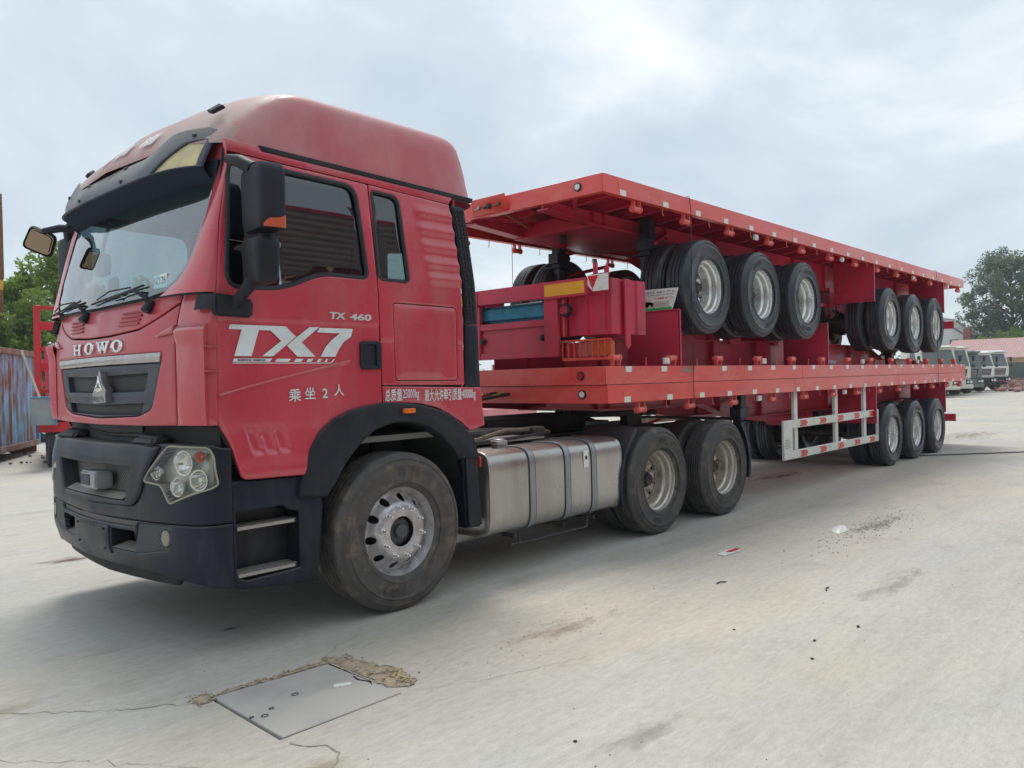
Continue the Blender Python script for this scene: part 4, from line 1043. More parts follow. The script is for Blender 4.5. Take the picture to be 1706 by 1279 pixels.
for yy in (.72, 1.78):
    g = G()
    for k in range(5):
        L_ = .78 - .12 * k
        g.tube([(-L_ * 1.0, yy, .80 - .025 * k), (0, yy, .66 - .018 * k + .0), (L_, yy, .80 - .025 * k)], .022, 6)
    part('leaf_spring', g, chassis, truck)
    g = G()
    for k in range(8):
        L_ = .80 - .08 * k; g.tube([(3.964 - L_, yy, .60 + .032 * k), (3.964, yy, .66 + .026 * k), (3.964 + L_, yy, .60 + .032 * k)], .022, 6)
    g.box(3.86, 4.07, yy - .1, yy + .1, .55, .80)
    part('leaf_spring', g, chassis, truck)
g = G(); g.cyl((3.96, 1.25, 1.13), (3.96, 1.25, 1.19), .50, n=40); g.prism([(4.0, .98), (4.62, .86), (4.62, 1.64), (4.0, 1.52)], 'z', 1.11, 1.17); part('fifth_wheel', g, chassis, truck, bev=.01)
g = G(); g.box(3.6, 4.3, .80, 1.70, 1.005, 1.03); g.box(3.82, 4.1, .74, .84, 1.03, 1.14); g.box(3.82, 4.1, 1.66, 1.76, 1.03, 1.14); part('fifth_wheel_mount', g, chassis, truck)
g = G()
for xd in (3.289, 4.639):
    pass
for f_ in (0, 1):
    g = G(); arc_ = [(3.289 + .665 * math.cos(R(t)), .545 + .655 * math.sin(R(t))) for t in range(197, 124, -6)]
    g.grid(lambda u, v: (np.interp(u, np.linspace(0, 1, len(arc_)), [p[0] for p in arc_]), .01 + .60 * v, np.interp(u, np.linspace(0, 1, len(arc_)), [p[1] for p in arc_])), 24, 3)
    g.grid(lambda u, v: (np.interp(u, np.linspace(0, 1, len(arc_)), [p[0] for p in arc_]) + .035 * v * math.cos(R(197 - 72 * u)) * -1, .01, np.interp(u, np.linspace(0, 1, len(arc_)), [p[1] for p in arc_]) - .035 * v), 24, 2)
    h = G(); arc2 = [(4.639 + .63 * math.cos(R(t)), .545 + .62 * math.sin(R(t))) for t in range(48, -20, -6)]
    h.grid(lambda u, v: (np.interp(u, np.linspace(0, 1, len(arc2)), [p[0] for p in arc2]), .0 + .60 * v, np.interp(u, np.linspace(0, 1, len(arc2)), [p[1] for p in arc2])), 18, 3)
    h.grid(lambda u, v: (np.interp(u, np.linspace(0, 1, len(arc2)), [p[0] for p in arc2]) - .045 * v, .0, np.interp(u, np.linspace(0, 1, len(arc2)), [p[1] for p in arc2]) - .01 * v), 18, 2)
    for q in (g, h):
        if f_: q.v = [MIR(p) for p in q.v]
        part('drive_mudguard', q, bumper_mat, truck)
g = G(); g.box(2.0, 3.62, 1.15, 1.80, 1.006, 1.175); part('dark_gap_filler', g, dark, truck, bev=.03, seg=2)  # dark box added to close the bright gap between tank and trailer
g = G(); g.box(.72, 2.2, .84, 1.66, 1.01, 1.10); part('gearbox_cover', g, chassis, truck, bev=.03)
# hoses, plug and clutter between cab and trailer
g = G(); g.box(.80, 2.0, .40, .80, 1.03, 1.045); part('catwalk_plate', g, tread_plate, truck)
for pts, r, m_ in (([(.78, .30, 1.10), (.90, .42, 1.06), (1.25, .50, 1.06), (1.6, .50, 1.12), (2.0, .55, 1.10), (2.3, .60, 1.06)], .020, M('tan_hose_rubber', (.16, .12, .085), .7, 0)),
                   ([(.8, .35, 1.05), (1.2, .36, 1.055), (1.6, .40, 1.06), (2.1, .44, 1.07)], .014, seal), ([(1.3, .50, 1.08), (1.6, .55, 1.10), (1.9, .62, 1.11), (2.2, .6, 1.10)], .016, M('green_hose', (.02, .06, .045), .6, 0)),
                   ([(.7, .6, 1.2), (1.0, .9, 1.18), (1.6, 1.1, 1.35), (2.4, 1.2, 1.42)], .016, seal), ([(.7, .9, 1.9), (1.1, 1.0, 1.5), (1.6, 1.15, 1.3), (2.42, 1.3, 1.43)], .014, M('yellow_hose', (.35, .25, .03), .6, 0)), ([(.7, 1.0, 1.9), (1.0, 1.3, 1.45), (1.7, 1.4, 1.3), (2.42, 1.45, 1.43)], .014, M('red_hose', (.3, .03, .02), .6, 0))):
    g = G(); g.tube(pts, r, 8); part('air_hose', g, m_, truck)
g = G(); g.box(1.95, 2.12, .48, .60, 1.04, 1.13); part('connector_box', g, chassis, truck, bev=.012)
# wheels
for f_ in (0, 1):
    s = (lambda y: 2.5 - y) if f_ else (lambda y: y)
    wheel(truck, (0, s(.118) - 1.25, .541), 'front', f_, R(9))
    for xa, sp in ((3.289, 12), (4.639, 27)):
        wheel(truck, (xa, s(.122) - 1.25, .531), 'drive', f_, R(sp), nuts=not f_)
        wheel(truck, (xa, s(.455) - 1.25, .531), 'drive', not f_, R(sp), nuts=False)
# ---- cab interior
g = G(); g.box(-1.30, .60, .10, 2.40, 1.16, 1.20); part('cab_floor', g, liner_mat, truck)
g = G(); g.prism([(-1.36, 1.95), (-1.30, 2.10), (-1.02, 2.13), (-.92, 2.02), (-.95, 1.80), (-1.2, 1.6)], 'y', .10, 2.40); part('dashboard', g, dash_mat, truck, bev=.03, seg=2)
g = G(); g.prism([(-1.15, 2.10), (-1.10, 2.20), (-.94, 2.17), (-.92, 2.02)], 'y', .30, .85); part('instrument_hood', g, dash_mat, truck, bev=.03, seg=2)
g = G(); c_ = Vector((-.90, .60, 2.12)); ax = Vector((.55, 0, .84)).normalized(); u = Vector((0, 1, 0)); w_ = ax.cross(u)
g.tube([c_ + (u * math.cos(t) + w_ * math.sin(t)) * .235 for t in [2 * math.pi * i / 28 for i in range(28)]], .016, 8, True)
g.tube([c_ - ax * .05 + u * -.22, c_ - ax * .05, c_ - ax * .05 + u * .22], .018, 8); g.cyl(c_ - ax * .07, c_ - ax * .02, .07, n=16); g.tube([c_ - ax * .06, c_ - ax * .4], .03, 8)
part('steering_wheel', g, dash_mat, truck)
for yc in (.62, 1.88):
    g = G(); g.hexa([(-.62, yc - .25, 1.62), (-.12, yc - .25, 1.60), (-.12, yc + .25, 1.60), (-.62, yc + .25, 1.62), (-.64, yc - .24, 1.78), (-.10, yc - .24, 1.74), (-.10, yc + .24, 1.74), (-.64, yc + .24, 1.78)])
    g.hexa([(-.20, yc - .25, 1.72), (-.06, yc - .24, 1.72), (-.06, yc + .24, 1.72), (-.20, yc + .25, 1.72), (-.06, yc - .20, 2.36), (.05, yc - .20, 2.36), (.05, yc + .20, 2.36), (-.06, yc + .20, 2.36)])
    g.hexa([(-.06, yc - .13, 2.38), (.04, yc - .13, 2.38), (.04, yc + .13, 2.38), (-.06, yc + .13, 2.38), (-.03, yc - .12, 2.58), (.06, yc - .12, 2.58), (.06, yc + .12, 2.58), (-.03, yc + .12, 2.58)])
    part('seat', g, seat_cover if yc > 1 else seat_mat, truck, bev=.03, seg=2)
g = G(); g.box(.05, .60, .12, 2.38, 1.6, 1.95); part('bunk', g, seat_mat, truck, bev=.04, seg=2)
g = sheet([(.10, 1.2), (2.40, 1.2), (2.40, 2.9), (.10, 2.9)], [RW], .2, lambda u, v, w: (.590 + w, u, v), .01, .002); part('cab_lining', g, liner_mat, truck)
g = G(); g.box(-1.10, .585, .10, 2.40, 2.935, 2.95); part('cab_headlining', g, liner_mat, truck)
g = G(); pod(g, -1.28, 1.72, 2.36, 2.54, .02, .085, R(20), .95, 16, 10, .5); g.tube([(-1.28, 1.72, 2.52), (-1.25, 1.70, 2.66), (-1.22, 1.70, 2.76)], .012, 6); part('interior_mirror', g, dash_mat, truck)
g = G(); g.tube([(-1.33, 1.35, 2.10), (-1.34, 1.35, 2.16)], .05, 10); g.hexa([(-1.36, 1.28, 2.14), (-1.32, 1.28, 2.14), (-1.32, 1.44, 2.14), (-1.36, 1.44, 2.14), (-1.35, 1.29, 2.32), (-1.32, 1.29, 2.32), (-1.32, 1.42, 2.32), (-1.35, 1.42, 2.32)]); part('dash_ornament', g, M('purple_toy', (.10, .085, .11), .7, 0), truck, bev=.015)
g = G(); g.box(-1.405, -1.402, .38, .56, 2.16, 2.24); o_ = part('windscreen_notice', g, white_film, screen)
g = G(); text_on(g, 'NO.26', .55, .39, 2.18, 2.225, lambda u, v, w: (-1.408, u, v)); part('notice_print', g, leg_blue, screen)
# ------------------------------------------------------------ flatbed trailers (local frame: x from the front edge backwards, y across, z up from the ground)
TL = 12.69; ZT = 1.495; ZB = 1.325
def mk(name, fn, mat, **k):
    g = G(); fn(g); return g.mesh(name, mat, **k)
ME = {}
def roller_mesh():
    g = G()
    for sx in (-.05, .05):
        g.prism([(-.022, 0), (.022, 0), (.028, -.075), (.020, -.105), (-.020, -.105), (-.028, -.075)], 'x', sx - .005, sx + .005, lambda q: q)
        g.cyl((sx + math.copysign(.004, sx), 0, -.08), (sx + math.copysign(.018, sx), 0, -.08), .036, n=14)
    g.cyl((-.085, 0, -.08), (.085, 0, -.08), .022, n=14); g.cyl((-.05, 0, -.08), (.05, 0, -.08), .030, n=14)
    return g.mesh('rope_roller', rail_red, .002)
ME['roller'] = roller_mesh()
ME['refl'] = mk('reflector', lambda g: g.box(-.050, .050, -.0015, .0015, -.027, .027), white_film)
ME['hook'] = mk('rope_hook', lambda g: g.tube([(0, 0, 0), (.002, 0, -.05), (.004, -.004, -.075), (.012, -.01, -.08)], .005, 6), rail_red)
def lampm(g): g.box(-.045, .045, -.012, .02, -.085, -.02); g.box(-.03, .03, -.02, -.012, -.075, -.03)
ME['lamp'] = mk('side_marker', lampm, white_film, bev=.006)
def member(g):
    g.prism([(-1.20, 1.478), (1.20, 1.478), (1.20, 1.43), (.56, 1.38), (-.56, 1.38), (-1.20, 1.43)], 'x', -.004, .004)
    g.box(-.03, .03, -1.2, 1.2, 1.474, 1.480)
    for s in (-1, 1): g.hexa([(-.03, s * .56, 1.376), (.03, s * .56, 1.376), (.03, s * 1.2, 1.426), (-.03, s * 1.2, 1.426), (-.03, s * .56, 1.382), (.03, s * .56, 1.382), (.03, s * 1.2, 1.432), (-.03, s * 1.2, 1.432)])
ME['member'] = mk('cross_member', member, frame_red)
def axlem(g):
    g.cyl((0, -.86, 0), (0, .86, 0), .072, n=18)
    for s in (-1, 1):
        g.cyl((0, s * .62, 0), (0, s * .78, 0), .20, n=24); g.box(-.06, .06, s * .50 - .05, s * .50 + .05, -.10, .12)
ME['axle'] = mk('axle', axlem, chassis)
def springm(g):
    for k in range(7):
        L_ = .52 - .055 * k; g.tube([(-L_, 0, .16 + .0 * k - .020 * k), (0, 0, .09 - .016 * k + .02), (L_, 0, .16 - .020 * k)], .02, 6)
ME['spring'] = mk('leaf_spring', springm, chassis)

def chm(g): g.cyl((0, 0, 0), (.14, 0, .02), .085, n=16); g.cyl((.14, 0, .02), (.20, 0, .03), .07, n=16); g.tube([(-.02, 0, 0), (-.10, .02, -.02), (-.16, .04, -.08)], .02, 6); g.tube([(.1, .05, .08), (.2, .1, .3), (.4, .15, .45)], .01, 6)
ME['chamber'] = mk('brake_chamber', chm, chassis)
def make_trailer(label, loc, rot, ax0, zw, opts):
    t = thing('flatbed_trailer', label, 'trailer', loc, rot, 'flatbed semi-trailers stacked on the tractor truck', wc=False)
    P_ = lambda nm, g, m, **k: part(nm, g, m, t, **k)
    # floor and rails
    g = G(); g.box(.05, TL - .05, -1.2, 1.2, 1.481, 1.488); P_('deck_plate', g, frame_red)
    for s in (-1, 1):
        g = G(); y0, y1 = sorted((s * 1.25, s * 1.238)); g.box(0.001, TL - .001, y0, y1, ZB, ZT - .001)
        y0, y1 = sorted((s * 1.238, s * 1.18)); g.box(.012, TL - .012, y0, y1, ZB + .001, ZB + .010); g.box(.012, TL - .012, y0, y1, ZT - .010, ZT - .0015)
        r_ = P_('side_rail', g, rail_red, bev=.003)
        for xw in (4.12, 8.31):
            g = G(); y0, y1 = sorted((s * 1.2495, s * 1.2515)); g.box(xw, xw + .006, y0, y1, ZB + .002, ZT - .004); part('weld_seam', g, frame_red, r_)
        # half-round weld mark near the front corner
        g = G(); g.tube([(.215 + .028 * math.cos(a), s * 1.251, 1.41 + .028 * math.sin(a)) for a in [R(-80 + 16 * i) for i in range(11)]], .003, 5); part('weld_arc', g, frame_red, r_)
    g = G(); g.box(0, .012, -1.236, 1.236, ZB, ZT - .001); g.box(.012, .07, -1.18, 1.18, ZB + .001, ZB + .010); fr = P_('front_rail', g, rail_red, bev=.002)
    g = G(); g.box(TL - .012, TL, -1.236, 1.236, ZB, ZT - .001); g.box(TL - .07, TL - .012, -1.18, 1.18, ZB + .001, ZB + .010); rr_ = P_('rear_rail', g, rail_red, bev=.002)
    for s in (-1, 1):
        g = G(); g.cyl((TL, s * .96, 1.41), (TL + .012, s * .96, 1.41), .042, n=20); part('lamp_bezel', g, seal, rr_)
        g = G(); g.cyl((TL + .012, s * .96, 1.41), (TL + .02, s * .96, 1.41), .028, n=18); part('rear_lamp', g, red_lens, rr_)
    for s in (-1, 1):
        g = G(); g.cyl((-.001, s * .96, 1.41), (-.014, s * .96, 1.41), .042, n=20); part('lamp_bezel', g, seal, fr)
        g = G(); g.cyl((-.013, s * .96, 1.41), (-.022, s * .96, 1.41), .030, .026, n=18); part('front_lamp', g, white_lens, fr)
    # coupling recess with air glad-hands
    g = G(); g.prism([(-.02, ZB + .02), (-.06, ZT + .012), (-.054, ZT + .012), (-.012, ZB + .02)], 'y', -.07, .42) if opts.get('flap') else g.box(-.004, .0, -.07, .42, ZB + .03, ZT - .03)
    cb = P_('coupling_plate', g, rail_red, bev=.002)
    for yy, rr, m_ in ((.30, .020, steel), (.16, .030, chassis), (.02, .020, M('green_fitting', (.10, .13, .06), .5, .3))):
        g = G(); g.cyl((-.02, yy, 1.415), (-.07, yy, 1.415), rr, rr * .8, 14); g.cyl((-.05, yy, 1.415), (-.055, yy + .07, 1.40), rr * .6, rr * .45, 10); part('air_coupling', g, m_, cb)
    # cross members
    x = .50; k = 0
    while x < TL - .3:
        link('cross_member', ME['member'], t, (x, 0, 0)); x += .49; k += 1
    for yy in (-.9, .9, -.55, .55):
        g = G(); g.prism([(.02, yy - .03), (.55, yy * .55 - .03), (.55, yy * .55 + .03), (.02, yy + .03)], 'z', 1.345, 1.37); P_('front_gusset', g, frame_red)
    # main beams with a gooseneck
    for s in (-1, 1):
        y = s * .50; prof = [(.02, 1.375), (.02, 1.285), (.75, 1.235), (2.95, 1.215), (3.78, .985), (7.2, .975), (TL - .9, 1.02), (TL - .35, 1.12), (TL - .35, 1.375)]
        g = G(); g.prism(prof, 'y', y - .005, y + .005)
        lo = prof[1:-1]
        for a, b in zip(lo[:-1], lo[1:]):
            g.hexa([(a[0], y - .07, a[1] - .012), (b[0], y - .07, b[1] - .012), (b[0], y + .07, b[1] - .012), (a[0], y + .07, a[1] - .012), (a[0], y - .07, a[1]), (b[0], y - .07, b[1]), (b[0], y + .07, b[1]), (a[0], y + .07, a[1])])
        for xx in np.arange(1.0, TL - .6, 1.2):
            zz = np.interp(xx, [p[0] for p in lo], [p[1] for p in lo]); g.box(xx - .005, xx + .005, y - .06, y + .06, zz + .002, 1.37)
        P_('main_beam', g, frame_red)
    g = G(); g.prism([(.78, 1.222), (2.3, 1.200), (2.3, 1.190), (.78, 1.212)], 'y', -.58, .58); g.box(.78, .79, -.56, .56, 1.222, 1.37)
    P_('kingpin_plate', g, frame_red); g = G(); g.cyl((.95, 0, 1.20), (.95, 0, 1.12), .045, n=16); P_('kingpin', g, chassis)
    # landing legs
    for s in (-1, 1):
        g = G(); zl = opts.get('leg', .62); xl = opts.get('legx', 3.35); ly = opts.get('legy', .80)
        g.box(xl - .07, xl + .07, s * ly - .06, s * ly + .06, .80, 1.37); g.box(xl - .05, xl + .05, s * ly - .045, s * ly + .045, zl, .80); g.box(xl - .14, xl + .14, s * ly - .12, s * ly + .12, zl - .02, zl)
        g.box(xl - .12, xl + .12, s * ly - .075, s * ly + .075, 1.02, 1.15)
        P_('landing_leg', g, leg_blue, bev=.006)
        g = G(); g.tube([(xl, s * .74, 1.1), (xl + .6, s * .52, 1.30)], .022, 8); g.tube([(xl, s * .74, .85), (xl + .8, s * .52, 1.05)], .022, 8); P_('leg_brace', g, frame_red)
    if opts.get('crank', 1): g = G(); g.tube([(opts.get('legx', 3.35), -.74, 1.0), (opts.get('legx', 3.35), .74, 1.0)], .02, 8); g.tube([(opts.get('legx', 3.35), -.86, .98), (opts.get('legx', 3.35), -.98, .98), (opts.get('legx', 3.35) + .02, -1.02, .80)], .012, 6); P_('landing_leg_crank', g, leg_blue) if opts.get('crank', 1) else None
    # rollers, hooks, reflectors, marker lamps along both rails
    ox = opts.get('ox', 0)
    for s in (-1, 1):
        xr = [.59, 1.52, 2.49, 3.52] + [3.52 + .985 * k for k in range(1, 10)]
        for x in xr: link('rope_roller', ME['roller'], t, (x + ox * .8, s * 1.205, ZB), (0, 0, 0))
        for a, b in zip(xr[:-1], xr[1:]): link('rope_hook', ME['hook'], t, ((a + b) / 2 - .02 + ox, s * 1.225, ZB), (0, 0, math.pi if s > 0 else 0))
        xs = [.31, 1.06, 1.71] + [2.33 + .625 * k for k in range(17)]
        for x in xs:
            if opts.get('miss') and any(abs(x - q) < .1 for q in opts['miss']) and s == opts.get('near', -1): continue
            link('reflector', ME['refl'], t, (x, s * 1.2525, ZB + .030 + random.uniform(-.002, .002)))
        for x in (3.15, 5.95, 9.37, 11.6): link('marker_lamp', ME['lamp'], t, (x, s * 1.215, ZB), (0, 0, math.pi if s > 0 else 0))
    # running gear
    for yy, zz, m_ in ((-.30, 1.30, seal), (-.24, 1.28, seal), (.30, 1.30, M('red_air_line', (.30, .03, .03), .5, 0)), (.36, 1.29, M('yellow_air_line', (.35, .22, .03), .5, 0))):
        g = G(); g.tube([(.1, yy * .5, 1.40), (.8, yy, zz + .02)] + [(.8 + 1.1 * k, yy + random.uniform(-.02, .02), zz - .04 * (k % 2) - .1 * (k > 2)) for k in range(1, 10)], .010, 6); P_('air_line', g, m_)
    for k in range(3):
        xa = ax0 + 1.31 * k; z = zw[k]
        link('axle', ME['axle'], t, (xa, 0, z))
        for s in (-1, 1):
            link('leaf_spring', ME['spring'], t, (xa, s * .50, z)); link('brake_chamber', ME['chamber'], t, (xa + .16, s * .32, z + .06))
        for s in (-1, 1):
            sp = random.uniform(0, 6); wheel(t, (xa, s * 1.132, z), 'trailer', s > 0, sp, nuts=s < 0); wheel(t, (xa, s * .80, z), 'trailer', s < 0, sp, nuts=False)
    for k in range(4):
        xh = ax0 - .655 + 1.31 * k
        for s in (-1, 1):
            g = G(); g.prism([(xh - .16, 1.02), (xh + .16, 1.02), (xh + .09, .70), (xh - .09, .70)], 'y', s * .50 - .06, s * .50 - .05); g.prism([(xh - .16, 1.02), (xh + .16, 1.02), (xh + .09, .70), (xh - .09, .70)], 'y', s * .50 + .05, s * .50 + .06); g.cyl((xh, s * .5 - .07, .74), (xh, s * .5 + .07, .74), .04, n=12)
            P_('spring_hanger', g, frame_red)
    for xm in (ax0 - .73, ax0 + 2.62 + .62):
        for s in (-1, 1):
            g = G(); y0, y1 = sorted((s * 1.245, s * .60)); g.box(xm - .004, xm + .004, y0, y1, .735, 1.40)
            g.box(xm - .03, xm + .03, y0, y1, .735, .743); y2, y3 = sorted((s * 1.245, s * 1.235)); g.box(xm - .03, xm + .004, y2, y3, .745, 1.32)
            g.box(xm - .012, xm - .004, *sorted((s * 1.15, s * .70)), .80, .90); g.box(xm - .0145, xm - .012, *sorted((s * 1.06, s * .94)), .825, .865)
            P_('mudguard_plate', g, frame_red, bev=.002)
    xf = ax0 + 2.62 + .62
    for s in (-1, 1):
        g = G(); fl = [(s * 1.250, .515), (s * 1.17, .735), (s * .60, .735), (s * .60, .50)]
        if opts.get('sign'): g.prism(fl, 'x', xf + .010, xf + .016)
        else: g.box(xf + .010, xf + .016, *sorted((s * 1.20, s * .62)), .545, .735)
        mf_ = P_('mud_flap', g, white_paint)
        if opts.get('sign') and s < 0:
            xx = xf + .0175; fnm = lambda u, v, w: (xx, u, v)
            g = G(); g.box(xf + .016, xf + .0172, -1.165, -.60, .705, .735); part('flap_green_band', g, M('green_print', (.03, .42, .13), .5, 0), mf_)
            g = G(); text_on(g, 'CAMEL TRAILER', -1.185, -.62, .598, .624, fnm, 0, .01); part('flap_title', g, M('orange_print', (.55, .20, .10), .5, 0), mf_)
            g = G(); text_on(g, 'www.cameltrailer.com', -1.195, -.62, .567, .585, fnm); text_on(g, 'Tel:+86 1584572', -1.205, -.72, .535, .556, fnm); part('flap_small_print', g, leg_blue, mf_)
            g = G(); g.prism([(-.95, .66), (-.93, .70), (-.90, .67), (-.87, .70), (-.82, .69), (-.80, .63), (-.83, .645), (-.86, .635), (-.90, .64)], 'x', xx - .0005, xx); part('flap_picture', g, M('brown_print', (.28, .17, .08), .6, 0), mf_)
            g = G(); g.box(xx - .0003, xx, -1.14, -.60, .640, .70); part('flap_picture_ground', g, M('pale_print', (.55, .48, .42), .6, 0), mf_)
    # air tank, rear bumper frame, lamps
    g = G(); g.cyl((ax0 - 1.2, -.36, .84), (ax0 - 1.2, .36, .84), .14, n=24); P_('air_tank', g, frame_red, bev=.02)
    xr = TL - .12
    g = G(); w_u = .98 if opts.get('tail') else 1.08; g.box(xr - .012, xr + .05, -w_u, w_u, .48, .635); bb = P_('underrun_bar', g, frame_red, bev=.004)
    g = G(); g.box(xr - .01, xr + .03, -.449, .449, .84, .905); P_('rear_frame_bar', g, frame_red, bev=.003)
    for s in (-1, 1):
        for y in (.69, ):
            g = G(); y0, y1 = sorted((s * .45, s * .62)); g.box(xr - .01, xr + .035, y0, y1, .637, 1.215); P_('rear_frame_post', g, frame_red, bev=.003)
    g = G(); g.box(xr - .01, xr + .03, -.449, .449, 1.15, 1.215); P_('rear_frame_bar', g, frame_red, bev=.003)
    g = G(); g.box(xr - .012, xr + .004, -.449, .449, .906, 1.149); bp_ = P_('rear_panel', g, frame_red)
    for yy in (-.42, .42):
        g = G(); g.cyl((xr + .004, yy, 1.02), (xr + .03, yy, 1.02), .035, n=6); g.cyl((xr + .03, yy, 1.02), (xr + .055, yy, 1.02), .02, n=8); part('panel_knob', g, chassis, bp_)
    if opts.get('tail'):
        g = G(); g.box(xr - .25, xr - .03, -.52, .52, .655, .83); P_('blue_tarp_roll', g, M('blue_tarp', (.02, .26, .40), .55, 0, .25, 12, bump=.4, bscale=25), bev=.03, seg=2)
    for s in (-1, 1):
        if not opts.get('tail'): continue
        y0, y1 = sorted((s * .46, s * 1.0)); g = G(); g.box(xr + .053, xr + .060, y0, y1, .49, .645); g.box(xr + .045, xr + .053, y0, y1, .485, .65)
        bd = P_('reflector_board', g, rail_red if False else frame_red)
        g = G(); g.box(xr + .0605, xr + .0625, y0 + .025, y1 - .025, .51, .625); part('yellow_film', g, yellow_film, bd)
        # corner triangle board
        y0, y1 = sorted((s * 1.005, s * 1.24)); g = G(); g.prism([(y0, .465), (y1, .465), (y1, .62), (y0 + (.06 if s > 0 else .0), .62), (y0, .56)] if s > 0 else [(y0, .465), (y1, .465), (y1, .56), (y1 - .06, .62), (y0, .62)], 'x', xr + .04, xr + .046)
        tb = P_('corner_board', g, white_film)
        yi = s * 1.01; yo = s * 1.13; g = G(); g.prism([(yi, .475), (yo, .475), (s * 1.06, .605)], 'x', xr + .0465, xr + .048); part('red_triangle', g, red_film, tb)
        g = G(); g.cyl((xr - .02, s * .70, .77), (xr + .03, s * .70, .77), .062, n=22); lm = P_('tail_lamp', g, seal, bev=.004)
        g = G(); g.cyl((xr + .028, s * .70, .77), (xr + .045, s * .70, .77), .045, .038, n=20); part('tail_lens', g, red_lens, lm)
        # tail lamp cluster behind a slotted guard
        y0, y1 = sorted((s * .64, s * 1.22)); g = G()
        for k in range(9):
            yy = y0 + (y1 - y0) * k / 8; g.box(xr - .02, xr - .008, yy - .006, yy + .006, 1.075, 1.235)
        g.box(xr - .02, xr - .008, y0, y1, 1.06, 1.078); g.box(xr - .02, xr - .008, y0, y1, 1.232, 1.25); g.box(xr - .16, xr - .008, y0, y1, 1.25, 1.26)
        P_('lamp_guard', g, rail_red)
        segs = [(0, .28, red_lens), (.28, .55, M('pink_lens', (.45, .16, .15), .25, 0)), (.55, 1.0, M('dull_amber_lens', (.55, .15, .04), .3, 0))]
        for a, b, m_ in segs:
            ya, yb = y0 + .02 + (y1 - y0 - .04) * a, y0 + .02 + (y1 - y0 - .04) * b
            if s > 0: ya, yb = y1 + y0 - yb, y1 + y0 - ya
            if s < 0: ya, yb = y0 + y1 - ya, y0 + y1 - yb; ya, yb = min(ya, yb), max(ya, yb)
            g = G(); g.box(xr - .10, xr - .035, ya, yb, 1.085, 1.225); P_('lamp_cluster', g, m_, bev=.006)
        g = G(); g.tube([(xr - .2, s * 1.15, 1.26), (xr - .2, s * 1.15, 1.40), (xr - .2, s * .85, 1.42)], .012, 6); g.tube([(xr - .2, s * 1.15, 1.38), (xr - .6, s * 1.18, 1.44)], .010, 6); P_('lamp_bracket', g, rail_red)
        g = G(); g.box(xr - .10, xr - .08, s * 1.0 - .03, s * 1.0 + .03, .33, .62); g.box(xr - .10, xr - .08, s * 1.13 - .03, s * 1.13 + .03, .38, .62); P_('pin_lug', g, frame_red, bev=.01)
    # ribbed locker, upright reservoir and lugs beside the tail frame
    if opts.get('tail'):
        for s in (-1, 1):
            ribs = lambda q: .016 * (1 if math.sin(q * 30) > .2 else 0)
            xa, xb = xr - .02, xr - .60; ya, yb = s * .70, s * 1.215; g = G()
            L1, L2 = abs(yb - ya), abs(xa - xb)
            def face(u, v):
                q = u * (L1 + L2)
                if q < L1: return (xa - .03 - ribs(q), ya + (yb - ya) * q / L1, .50 + .52 * v)
                return (xa - .03 - (q - L1), yb - s * ribs(q), .50 + .52 * v)
            g.grid(face, 160, 2); g.box(xb - .02, xa - .07, *sorted((ya, yb - s * .02)), .505, 1.015)
            P_('ribbed_locker', g, frame_red)
            g = G(); g.cyl((xr - .10, s * .60, .56), (xr - .10, s * .60, 1.02), .085, n=28); P_('upright_reservoir', g, M('glossy_red_tank', (.42, .02, .04), .18, .4, coat=.8), bev=.015, seg=2)
            g = G(); yb = s * 1.235; g.prism([(xr - .30, .50), (xr - .22, .50), (xr - .22, 1.12), (xr - .26, 1.17), (xr - .30, 1.12)], 'y', yb - .012, yb + .012); P_('hanging_bracket', g, frame_red, bev=.004)
    if opts.get('guard'):
        for s in (-1, 1):
            yo, yi = s * 1.20, s * 1.165; Y = lambda a, b: sorted((a, b))
            X0, X1 = 3.86, 7.40
            g = G(); g.box(X0, X0 + .27, *Y(yo, yi), .445, .955); ga = P_('guard_panel', g, white_paint, bev=.008)
            for k in range(6):
                h = G(); h.box(X0 + .03, X0 + .20, *Y(yo + s * .001, yo - s * .001), .60 + .02 * k, .604 + .02 * k); part('guard_louvre', h, chassis, ga)
            for zz in (.845, .445):
                g = G(); g.box(X0 + .27, X1, *Y(yo, yi), zz, zz + .11); gr = P_('guard_rail', g, white_paint, bev=.006)
                h = G(); h.box(X0 + .40, X1 - .05, *Y(yo + s * .003, yo + s * .0005), zz + .010, zz + .100)
                part('rail_film', h, M('green_white_film', (.66, .72, .66), .35, 0), gr)
                for k in range(5):
                    xc = X0 + .60 + k * .66; c = zz + .054; hh = .040; L_ = .115; h = G()
                    h.prism([(xc - L_, c + hh), (xc + L_ - .02, c + hh), (xc + L_ + .03, c), (xc + L_ - .02, c - hh), (xc - L_, c - hh), (xc - L_ + .05, c)], 'y', *Y(yo + s * .0045, yo + s * .0035))
                    part('chevron', h, red_film, gr)
            for xp in (4.33, 5.75, 6.93):
                g = G(); g.box(xp - .05, xp + .05, *Y(yi - s * .0015, yi - s * .045), .45, ZB - .002); P_('guard_post', g, white_paint, bev=.004)
            g = G(); g.box(X1 - .012, X1 + .03, *Y(yo + s * .001, yi - s * .001), .445, .956); P_('guard_end', g, white_paint, bev=.003)
            for zz in (.845, .445):
                pass
    return t
A = make_trailer('lowest red flatbed trailer, upright on the ground, with white side guard', (2.44, 1.25, 0), (0, 0, 0), 7.96, (.515, .515, .515), dict(guard=1, leg=.62, legx=3.45))
B = make_trailer('upside-down middle flatbed trailer with its wheels in the air', (14.95 + .16, 1.25, 2.993), (0, math.pi, 0), 8.14, (.465, .465, .465), dict(tail=1, sign=1, miss=(11.1,), near=-1, ox=.12))
